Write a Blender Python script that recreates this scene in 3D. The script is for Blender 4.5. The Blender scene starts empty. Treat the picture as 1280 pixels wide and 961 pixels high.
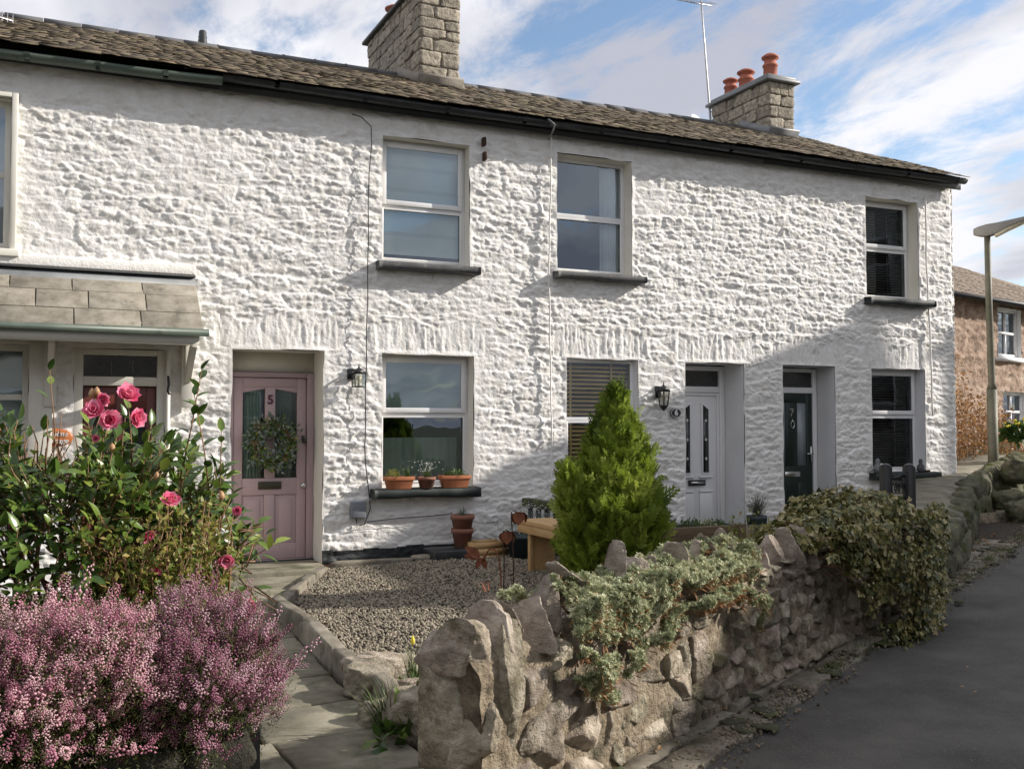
import bpy, math, random
import numpy as np
from mathutils import Vector, Matrix
rad = math.radians
# ------------------------------------------------------------------ camera, light, exposure
scn = bpy.context.scene
COL = scn.collection
cam_d = bpy.data.cameras.new('camera'); cam = bpy.data.objects.new('camera', cam_d); COL.objects.link(cam)
cam.location = (0, 0, 1.6)
cam.rotation_euler = (rad(90 + 2.256), 0, rad(-24.9))
cam_d.sensor_width = 36; cam_d.lens = 36 * 1269 / 1280; cam_d.clip_end = 2000; cam_d.clip_start = .05
scn.camera = cam
SUN_EL, SUN_AZ = 28.0, 108.0          # azimuth clockwise from +Y
w = bpy.data.worlds.new("World"); scn.world = w; w.use_nodes = True
nt = w.node_tree; nt.nodes.clear(); N = nt.nodes.new; L = nt.links.new
out = N('ShaderNodeOutputWorld')
sky = N('ShaderNodeTexSky'); sky.sky_type = 'NISHITA'; sky.sun_disc = False
sky.sun_elevation = rad(SUN_EL); sky.sun_rotation = rad(SUN_AZ); sky.altitude = 50; sky.air_density = 1.0; sky.dust_density = .6; sky.ozone_density = 1.5
bgs = N('ShaderNodeBackground'); bgs.inputs[1].default_value = .105
skt = N('ShaderNodeMix'); skt.data_type='RGBA'; skt.blend_type='MULTIPLY'; skt.inputs[0].default_value=1
L(sky.outputs[0], skt.inputs[6]); skt.inputs[7].default_value=(1.0,1.0,1.0,1)
L(skt.outputs[2], bgs.inputs[0])
tc = N('ShaderNodeTexCoord'); sep = N('ShaderNodeSeparateXYZ'); L(tc.outputs['Generated'], sep.inputs[0])
def mth(op, a, b=None, c=None):
    n = N('ShaderNodeMath'); n.operation = op
    for i, v in enumerate((a, b, c)):
        if v is None: continue
        if isinstance(v, (int, float)): n.inputs[i].default_value = v
        else: L(v, n.inputs[i])
    return n.outputs[0]
zz = mth('ADD', mth('MAXIMUM', sep.outputs[2], 0.0), .16)
comb = N('ShaderNodeCombineXYZ'); L(mth('DIVIDE', sep.outputs[0], zz), comb.inputs[0]); L(mth('DIVIDE', sep.outputs[1], zz), comb.inputs[1])
mp = N('ShaderNodeMapping'); mp.inputs['Rotation'].default_value = (0, 0, rad(-38)); mp.inputs['Scale'].default_value = (1.0, .55, 1); mp.inputs['Location'].default_value = (3.1, 1.7, 0)
L(comb.outputs[0], mp.inputs[0])
n1 = N('ShaderNodeTexNoise'); n1.inputs['Scale'].default_value = 3.6; n1.inputs['Detail'].default_value = 11; n1.inputs['Roughness'].default_value = .64; n1.inputs['Distortion'].default_value = .25
L(mp.outputs[0], n1.inputs['Vector'])
n2 = N('ShaderNodeTexNoise'); n2.inputs['Scale'].default_value = .38; n2.inputs['Detail'].default_value = 3
L(mp.outputs[0], n2.inputs['Vector'])
# more cover to the left (towards -X), broken to the right
cov = mth('ADD', mth('MULTIPLY', n1.outputs[0], .9), mth('MULTIPLY', n2.outputs[0], .45))
cov = mth('ADD', cov, mth('MULTIPLY', sep.outputs[0], -.13))
mr = N('ShaderNodeMapRange'); mr.interpolation_type = 'SMOOTHSTEP'; mr.inputs[1].default_value = .455; mr.inputs[2].default_value = .63
L(cov, mr.inputs[0])
cr = N('ShaderNodeValToRGB'); e = cr.color_ramp.elements
e[0].position = .42; e[0].color = (.80, .80, .84, 1); e[1].position = .62; e[1].color = (.44, .455, .53, 1)
n3 = N('ShaderNodeTexNoise'); n3.inputs['Scale'].default_value = 1.9; n3.inputs['Detail'].default_value = 6
L(mp.outputs[0], n3.inputs['Vector']); L(n3.outputs[0], cr.inputs[0])
bgc = N('ShaderNodeBackground'); bgc.inputs[1].default_value = .74; L(cr.outputs[0], bgc.inputs[0])
mx = N('ShaderNodeMixShader'); L(mr.outputs[0], mx.inputs[0]); L(bgs.outputs[0], mx.inputs[1]); L(bgc.outputs[0], mx.inputs[2]); L(mx.outputs[0], out.inputs[0])
sd = bpy.data.lights.new('sun', 'SUN'); sd.energy = 3.9; sd.angle = rad(.5); sd.color = (1.0, .935, .85)
so = bpy.data.objects.new('sun', sd); COL.objects.link(so)
az = rad(SUN_AZ); el = rad(SUN_EL)
SV = Vector((math.sin(az) * math.cos(el), math.cos(az) * math.cos(el), math.sin(el)))
so.rotation_euler = SV.to_track_quat('Z', 'Y').to_euler()
scn.view_settings.view_transform = 'Standard'; scn.view_settings.look = 'None'; scn.view_settings.exposure = .72; scn.view_settings.gamma = 1
scn.view_settings.use_curve_mapping = False
scn.render.engine = 'CYCLES'
scn.cycles.max_bounces = 8; scn.cycles.transparent_max_bounces = 12
# ------------------------------------------------------------------ helpers
rng = np.random.default_rng(7)
random.seed(7)
GS = .026
def g(x, y=0): return GS * x
def _h(ix, iy, iz, seed):
    h = (ix * 73856093) ^ (iy * 19349663) ^ (iz * 83492791) ^ (seed * 9781 + 12345)
    h &= 0xffffffff; h = (h ^ (h >> 15)) * 0x2c1b3c6d & 0xffffffff; h = (h ^ (h >> 12)) * 0x297a2d39 & 0xffffffff; h ^= h >> 15
    return h.astype(np.float64) / 4294967296.
def vn(x, y, z=0., seed=0):
    x, y, z = np.broadcast_arrays(np.asarray(x, float), np.asarray(y, float), np.asarray(z, float))
    ix, iy, iz = [np.floor(a).astype(np.int64) for a in (x, y, z)]
    fx, fy, fz = x - ix, y - iy, z - iz
    fx, fy, fz = [a * a * (3 - 2 * a) for a in (fx, fy, fz)]
    r = 0
    for a in (0, 1):
        for b in (0, 1):
            for c in (0, 1):
                r = r + _h(ix + a, iy + b, iz + c, seed) * (fx if a else 1 - fx) * (fy if b else 1 - fy) * (fz if c else 1 - fz)
    return r * 2 - 1
def fbm(x, y, z=0., o=4, seed=0):
    s = 0; a = 1; f = 1; t = 0
    for i in range(o):
        s = s + a * vn(np.asarray(x) * f, np.asarray(y) * f, np.asarray(z) * f, seed + i); t += a; a *= .5; f *= 2.03
    return s / t
def sstep(x): x = np.clip(x, 0, 1); return x * x * (3 - 2 * x)
ORG = {}
def org(p): return ORG.get(p.name, (0, 0, 0)) if p is not None else (0, 0, 0)
class MB:
    def __init__(s): s.V = []; s.T = []; s.L = []; s.R = []; s.n = 0
    def arr(s, V, loops, tot, rnd=None):
        V = np.asarray(V, float).reshape(-1, 3); loops = np.asarray(loops, np.int64)
        s.V.append(V); s.L.append(loops + s.n); s.T.append(np.asarray(tot, np.int64)); s.n += len(V)
        s.R.append(np.full(len(V), random.random()) if rnd is None else np.broadcast_to(np.asarray(rnd, float), (len(V),)))
        return s
    def add(s, V, F, rnd=None):
        return s.arr(V, [i for f in F for i in f], [len(f) for f in F], rnd)
    def box(s, x0, x1, y0, y1, z0, z1, rnd=None, M=None):
        V = np.array([(x, y, z) for z in (z0, z1) for y in (y0, y1) for x in (x0, x1)], float)
        if M is not None: V = np.array([M @ Vector(v) for v in V])
        return s.add(V, [(0, 2, 3, 1), (4, 5, 7, 6), (0, 1, 5, 4), (2, 6, 7, 3), (0, 4, 6, 2), (1, 3, 7, 5)], rnd)
    def quad(s, a, b, c, d): return s.add([a, b, c, d], [(0, 1, 2, 3)])
    def tube(s, pts, r, n=6, rnd=None, cap=True):
        P = [Vector(p) for p in pts]; m = len(P)
        if isinstance(r, (int, float)): r = [r] * m
        V = []; up = Vector((.13, .31, .94)).normalized()
        for i in range(m):
            d = (P[min(i + 1, m - 1)] - P[max(i - 1, 0)]); d = d.normalized() if d.length > 1e-9 else Vector((0, 0, 1))
            u = up if abs(d.dot(up)) < .95 else Vector((1, 0, 0))
            a = d.cross(u).normalized(); b = d.cross(a)
            for k in range(n):
                t = 2 * math.pi * k / n; V.append(P[i] + (a * math.cos(t) + b * math.sin(t)) * r[i])
        F = [(i * n + k, i * n + (k + 1) % n, (i + 1) * n + (k + 1) % n, (i + 1) * n + k) for i in range(m - 1) for k in range(n)]
        if cap: F += [tuple(range(n - 1, -1, -1)), tuple((m - 1) * n + k for k in range(n))]
        return s.add([tuple(v) for v in V], F, rnd)
    def lathe(s, c, prof, n=20, M=None):
        V = []; m = len(prof)
        for r, z in prof:
            for k in range(n):
                t = 2 * math.pi * k / n; V.append((c[0] + r * math.cos(t), c[1] + r * math.sin(t), c[2] + z))
        if M is not None: V = [tuple(M @ Vector(v)) for v in V]
        F = [(i * n + k, i * n + (k + 1) % n, (i + 1) * n + (k + 1) % n, (i + 1) * n + k) for i in range(m - 1) for k in range(n)]
        F += [tuple(range(n - 1, -1, -1)), tuple((m - 1) * n + k for k in range(n))]
        return s.add(V, F)
    def prism(s, poly, y0, y1, M=None):
        """polygon in XZ extruded along Y"""
        n = len(poly); V = [(x, y0, z) for x, z in poly] + [(x, y1, z) for x, z in poly]
        if M is not None: V = [tuple(M @ Vector(v)) for v in V]
        F = [tuple(range(n)), tuple(range(2 * n - 1, n - 1, -1))] + [(i + n, (i + 1) % n + n, (i + 1) % n, i) for i in range(n)]
        return s.add(V, F)
    def build(s, name, m, parent=None, smooth=False, bevel=0, loc=None, tagd=None):
        V = np.concatenate(s.V); Lp = np.concatenate(s.L); T = np.concatenate(s.T); R = np.concatenate(s.R)
        o = org(parent) if parent is not None else (loc or (0, 0, 0))
        V = V - np.array(o)
        me = bpy.data.meshes.new(name); me.vertices.add(len(V)); me.vertices.foreach_set('co', V.astype(np.float32).ravel())
        me.loops.add(len(Lp)); me.loops.foreach_set('vertex_index', Lp.astype(np.int32))
        me.polygons.add(len(T)); st = np.concatenate([[0], np.cumsum(T)[:-1]]); me.polygons.foreach_set('loop_start', st.astype(np.int32))
        me.polygons.foreach_set('loop_total', T.astype(np.int32))
        me.update(calc_edges=True)
        if smooth: me.polygons.foreach_set('use_smooth', np.ones(len(T), bool))
        at_ = me.attributes.new('rnd', 'FLOAT', 'POINT'); at_.data.foreach_set('value', R.astype(np.float32))
        me.materials.append(m)
        ob = bpy.data.objects.new(name, me); COL.objects.link(ob)
        if parent is not None: ob.parent = parent; ORG[ob.name] = o
        else: ob.location = o; ORG[ob.name] = o
        if bevel:
            b = ob.modifiers.new('bevel', 'BEVEL'); b.width = bevel; b.segments = 2; b.limit_method = 'ANGLE'; b.angle_limit = rad(40)
        return ob
def tag(o, label, cat, group=None, kind=None):
    o['label'] = label
    if cat: o['category'] = cat
    if group: o['group'] = group
    if kind: o['kind'] = kind
    return o
def thing(name, loc, label, cat, group=None):
    o = bpy.data.objects.new(name, None); COL.objects.link(o); o.location = loc; ORG[o.name] = tuple(loc); o.empty_display_size = .1
    return tag(o, label, cat, group)
def struct(o, kind='structure'): o['kind'] = kind; return o
def frames(D_, U):
    y = D_ / (np.linalg.norm(D_, axis=1, keepdims=True) + 1e-9)
    x = np.cross(y, U); x /= (np.linalg.norm(x, axis=1, keepdims=True) + 1e-9)
    z = np.cross(x, y); return np.stack([x, y, z], axis=2)
def scatter(mb, T, P, R, S, rnd=None):
    TV, TF = T; TV = np.asarray(TV, float); n = len(TV); m = len(P)
    S = np.asarray(S, float)
    if S.ndim == 1: S = S[:, None].repeat(3, 1)
    V = np.einsum('mij,mnj->mni', R, TV[None] * S[:, None, :]) + P[:, None, :]
    lo = np.array([i for f in TF for i in f]); tt = np.array([len(f) for f in TF])
    loops = (lo[None] + (np.arange(m) * n)[:, None]).ravel(); tot = np.tile(tt, m)
    r = rng.random(m) if rnd is None else rnd
    mb.arr(V.reshape(-1, 3), loops, tot, np.repeat(r, n))
    return mb
def randu(n):
    v = rng.normal(size=(n, 3)); return v / np.linalg.norm(v, axis=1, keepdims=True)
def leafT(wd=.38, k=4, fold=.12, droop=.15):
    V = []; F = []
    for i in range(k + 1):
        t = i / k; ww = wd * .5 * (math.sin(math.pi * t ** .8) ** .75 if 0 < t < 1 else .02)
        zc = -droop * t * t
        V += [(-ww, t, zc + fold * ww * 2), (0, t, zc), (ww, t, zc + fold * ww * 2)]
    for i in range(k):
        a = i * 3; F += [(a, a + 1, a + 4, a + 3), (a + 1, a + 2, a + 5, a + 4)]
    return V, F
DIA = ([(0, 0, 0), (.5, .45, .08), (0, 1, 0), (-.5, .45, .08)], [(0, 1, 2, 3)])
OCT = ([(1, 0, 0), (0, 1, 0), (-1, 0, 0), (0, -1, 0), (0, 0, 1), (0, 0, -1)], [(0, 1, 4), (1, 2, 4), (2, 3, 4), (3, 0, 4), (1, 0, 5), (2, 1, 5), (3, 2, 5), (0, 3, 5)])
def blobT(seed, n=3):
    """angular pebble"""
    r = np.random.default_rng(seed); V, F = cubegrid(n); V = V / np.linalg.norm(V, axis=1, keepdims=True)
    for _ in range(7):
        d = r.normal(size=3); d /= np.linalg.norm(d); c = r.uniform(.55, .85); k = V @ d; V = V - np.maximum(k - c, 0)[:, None] * d
    return V, F
def cubegrid(n):
    idx = {}; V = []; F = []
    def vi(p):
        if p not in idx: idx[p] = len(V); V.append([2 * c / n - 1 for c in p])
        return idx[p]
    for ax in range(3):
        for sd_ in (0, n):
            for i in range(n):
                for j in range(n):
                    q = []
                    for a, b in ((0, 0), (1, 0), (1, 1), (0, 1)):
                        p = [0, 0, 0]; p[ax] = sd_; p[(ax + 1) % 3] = i + a; p[(ax + 2) % 3] = j + b; q.append(vi(tuple(p)))
                    F.append(tuple(q) if sd_ else tuple(q[::-1]))
    return np.array(V, float), F
CG6 = cubegrid(7); CG4 = cubegrid(4)
def rock(mb, c, size, R=None, seed=0, T=None, k=6., rough=.08, cuts=6, cut=(.72, .95), fine=.02, taper=0.):
    r = np.random.default_rng(seed); V, F = T or CG6; V = V / (np.sum(np.abs(V) ** k, 1, keepdims=True) ** (1 / k))
    V = V * np.asarray([1, 1, 1.])
    for _ in range(cuts):
        d = r.normal(size=3); d /= np.linalg.norm(d); cc = r.uniform(*cut) * 1.15; q = V @ d; V = V - np.maximum(q - cc, 0)[:, None] * d
    o = r.uniform(0, 50, 3)
    f = 1 + rough * fbm(V[:, 0] * 1.3 + o[0], V[:, 1] * 1.3 + o[1], V[:, 2] * 1.3 + o[2], 3, seed)
    st_ = V[:, 2] * r.uniform(2.5, 4.5) + .5 * V[:, 0] * r.uniform(-1, 1) + o[0]; f = f * (1 - .045 * (np.abs((st_ % 1) - .5) < .13))
    if taper: tq = 1 - taper * (V[:, 2] + 1) / 2; V = V * np.stack([tq, tq, np.ones_like(tq)], 1)
    V = V * f[:, None] * np.asarray(size)
    if fine:
        n_ = V / (np.linalg.norm(V, axis=1, keepdims=True) + 1e-9)
        V = V + n_ * (fine * fbm(V[:, 0] * 22 + o[0], V[:, 1] * 22 + o[1], V[:, 2] * 22 + o[2], 2, seed + 5))[:, None]
    if R is not None: V = V @ np.asarray(R).T
    mb.add(V + np.asarray(c), F, r.random())
def rotm(rx=0, ry=0, rz=0):
    return np.array(Matrix.Rotation(rz, 3, 'Z') @ Matrix.Rotation(ry, 3, 'Y') @ Matrix.Rotation(rx, 3, 'X'))
# ------------------------------------------------------------------ materials
def mat(name, cols, scale=4, detail=6, rough=.8, bump=.0, bscale=40, rnd=0., metal=0, stretch=(1, 1, 1), spec=.5, trans=0., dist=0, lo=.3, hi=.7, bdist=.01, second=None, hue=0.):
    m = bpy.data.materials.new(name); m.use_nodes = True; t = m.node_tree; t.nodes.clear(); A = t.nodes.new; K = t.links.new
    o = A('ShaderNodeOutputMaterial'); p = A('ShaderNodeBsdfPrincipled'); tcn = A('ShaderNodeTexCoord'); mp = A('ShaderNodeMapping')
    K(tcn.outputs['Object'], mp.inputs[0]); mp.inputs['Scale'].default_value = stretch
    p.inputs['Roughness'].default_value = rough; p.inputs['Metallic'].default_value = metal; p.inputs['Specular IOR Level'].default_value = spec
    if len(cols) == 1: cols = [tuple(c * .88 for c in cols[0]), tuple(min(1, c * 1.1) for c in cols[0])]
    nz = A('ShaderNodeTexNoise'); nz.inputs['Scale'].default_value = scale; nz.inputs['Detail'].default_value = detail; nz.inputs['Distortion'].default_value = dist; nz.inputs['Roughness'].default_value = .6
    K(mp.outputs[0], nz.inputs['Vector'])
    r = A('ShaderNodeValToRGB'); E = r.color_ramp.elements
    for i, c in enumerate(cols):
        pos = lo + (hi - lo) * i / (len(cols) - 1)
        el_ = E[i] if i < 2 else E.new(pos)
        el_.position = pos; el_.color = (*c, 1)
    E = r.color_ramp.elements
    if rnd and trans:      # foliage: instance value picks along the ramp together with the noise
        at_ = A('ShaderNodeAttribute'); at_.attribute_name = 'rnd'; ad = A('ShaderNodeMath'); ad.operation = 'MULTIPLY_ADD'
        K(at_.outputs['Fac'], ad.inputs[0]); ad.inputs[1].default_value = rnd; sb = A('ShaderNodeMath'); sb.operation = 'SUBTRACT'; K(nz.outputs[0], sb.inputs[0]); sb.inputs[1].default_value = rnd * .5
        K(sb.outputs[0], ad.inputs[2]); K(ad.outputs[0], r.inputs[0]); col = r.outputs[0]
    else:
        K(nz.outputs[0], r.inputs[0]); col = r.outputs[0]
        if rnd:
            at_ = A('ShaderNodeAttribute'); at_.attribute_name = 'rnd'; hs = A('ShaderNodeHueSaturation')
            mm = A('ShaderNodeMapRange'); mm.inputs[3].default_value = 1 - rnd; mm.inputs[4].default_value = 1 + rnd; K(at_.outputs['Fac'], mm.inputs[0]); K(mm.outputs[0], hs.inputs['Value']); K(col, hs.inputs['Color'])
            if hue:
                m2 = A('ShaderNodeMath'); m2.operation = 'FRACT'; m3 = A('ShaderNodeMath'); m3.operation = 'MULTIPLY'; K(at_.outputs['Fac'], m3.inputs[0]); m3.inputs[1].default_value = 7.31; K(m3.outputs[0], m2.inputs[0])
                m4 = A('ShaderNodeMapRange'); m4.inputs[3].default_value = .5 - hue; m4.inputs[4].default_value = .5 + hue; K(m2.outputs[0], m4.inputs[0]); K(m4.outputs[0], hs.inputs['Hue'])
            col = hs.outputs[0]
    if second:   # (colour, scale, lo, hi) patches of another colour
        c2, s2, l2, h2 = second
        z2 = A('ShaderNodeTexNoise'); z2.inputs['Scale'].default_value = s2; z2.inputs['Detail'].default_value = 7; z2.inputs['Roughness'].default_value = .65; K(tcn.outputs['Object'], z2.inputs['Vector'])
        q = A('ShaderNodeMapRange'); q.inputs[1].default_value = l2; q.inputs[2].default_value = h2; K(z2.outputs[0], q.inputs[0])
        x2 = A('ShaderNodeMix'); x2.data_type = 'RGBA'; K(q.outputs[0], x2.inputs[0]); K(col, x2.inputs[6]); x2.inputs[7].default_value = (*c2, 1); col = x2.outputs[2]
    K(col, p.inputs['Base Color'])
    if bump:
        b = A('ShaderNodeBump'); b.inputs['Strength'].default_value = bump; b.inputs['Distance'].default_value = bdist
        bz = A('ShaderNodeTexNoise'); bz.inputs['Scale'].default_value = bscale; bz.inputs['Detail'].default_value = 6; bz.inputs['Roughness'].default_value = .65; K(mp.outputs[0], bz.inputs['Vector']); K(bz.outputs[0], b.inputs['Height']); K(b.outputs[0], p.inputs['Normal'])
    if trans:
        tr = A('ShaderNodeBsdfTranslucent'); K(col, tr.inputs[0]); ms = A('ShaderNodeMixShader'); ms.inputs[0].default_value = trans
        K(p.outputs[0], ms.inputs[1]); K(tr.outputs[0], ms.inputs[2]); K(ms.outputs[0], o.inputs[0])
    else: K(p.outputs[0], o.inputs[0])
    return m
def glassmat(name, tint=(.8, .85, .82), refl=.3):
    m = bpy.data.materials.new(name); m.use_nodes = True; t = m.node_tree; t.nodes.clear(); A = t.nodes.new; K = t.links.new
    o = A('ShaderNodeOutputMaterial'); a = A('ShaderNodeBsdfTransparent'); a.inputs[0].default_value = (*tint, 1)
    gl = A('ShaderNodeBsdfGlossy'); gl.inputs['Roughness'].default_value = .012; gl.inputs[0].default_value = (.78, .89, 1, 1)
    nz = A('ShaderNodeTexNoise'); nz.inputs['Scale'].default_value = 1.7; b = A('ShaderNodeBump'); b.inputs['Strength'].default_value = .06; b.inputs['Distance'].default_value = .05
    tcn = A('ShaderNodeTexCoord'); K(tcn.outputs['Object'], nz.inputs['Vector']); K(nz.outputs[0], b.inputs['Height']); K(b.outputs[0], gl.inputs['Normal'])
    lw = A('ShaderNodeLayerWeight'); lw.inputs[0].default_value = .25; mr_ = A('ShaderNodeMapRange'); mr_.inputs[3].default_value = refl; mr_.inputs[4].default_value = 1.
    K(lw.outputs['Fresnel'], mr_.inputs[0]); ms = A('ShaderNodeMixShader'); K(mr_.outputs[0], ms.inputs[0]); K(a.outputs[0], ms.inputs[1]); K(gl.outputs[0], ms.inputs[2]); K(ms.outputs[0], o.inputs[0])
    return m
W_ = (.76, .745, .715)
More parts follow.
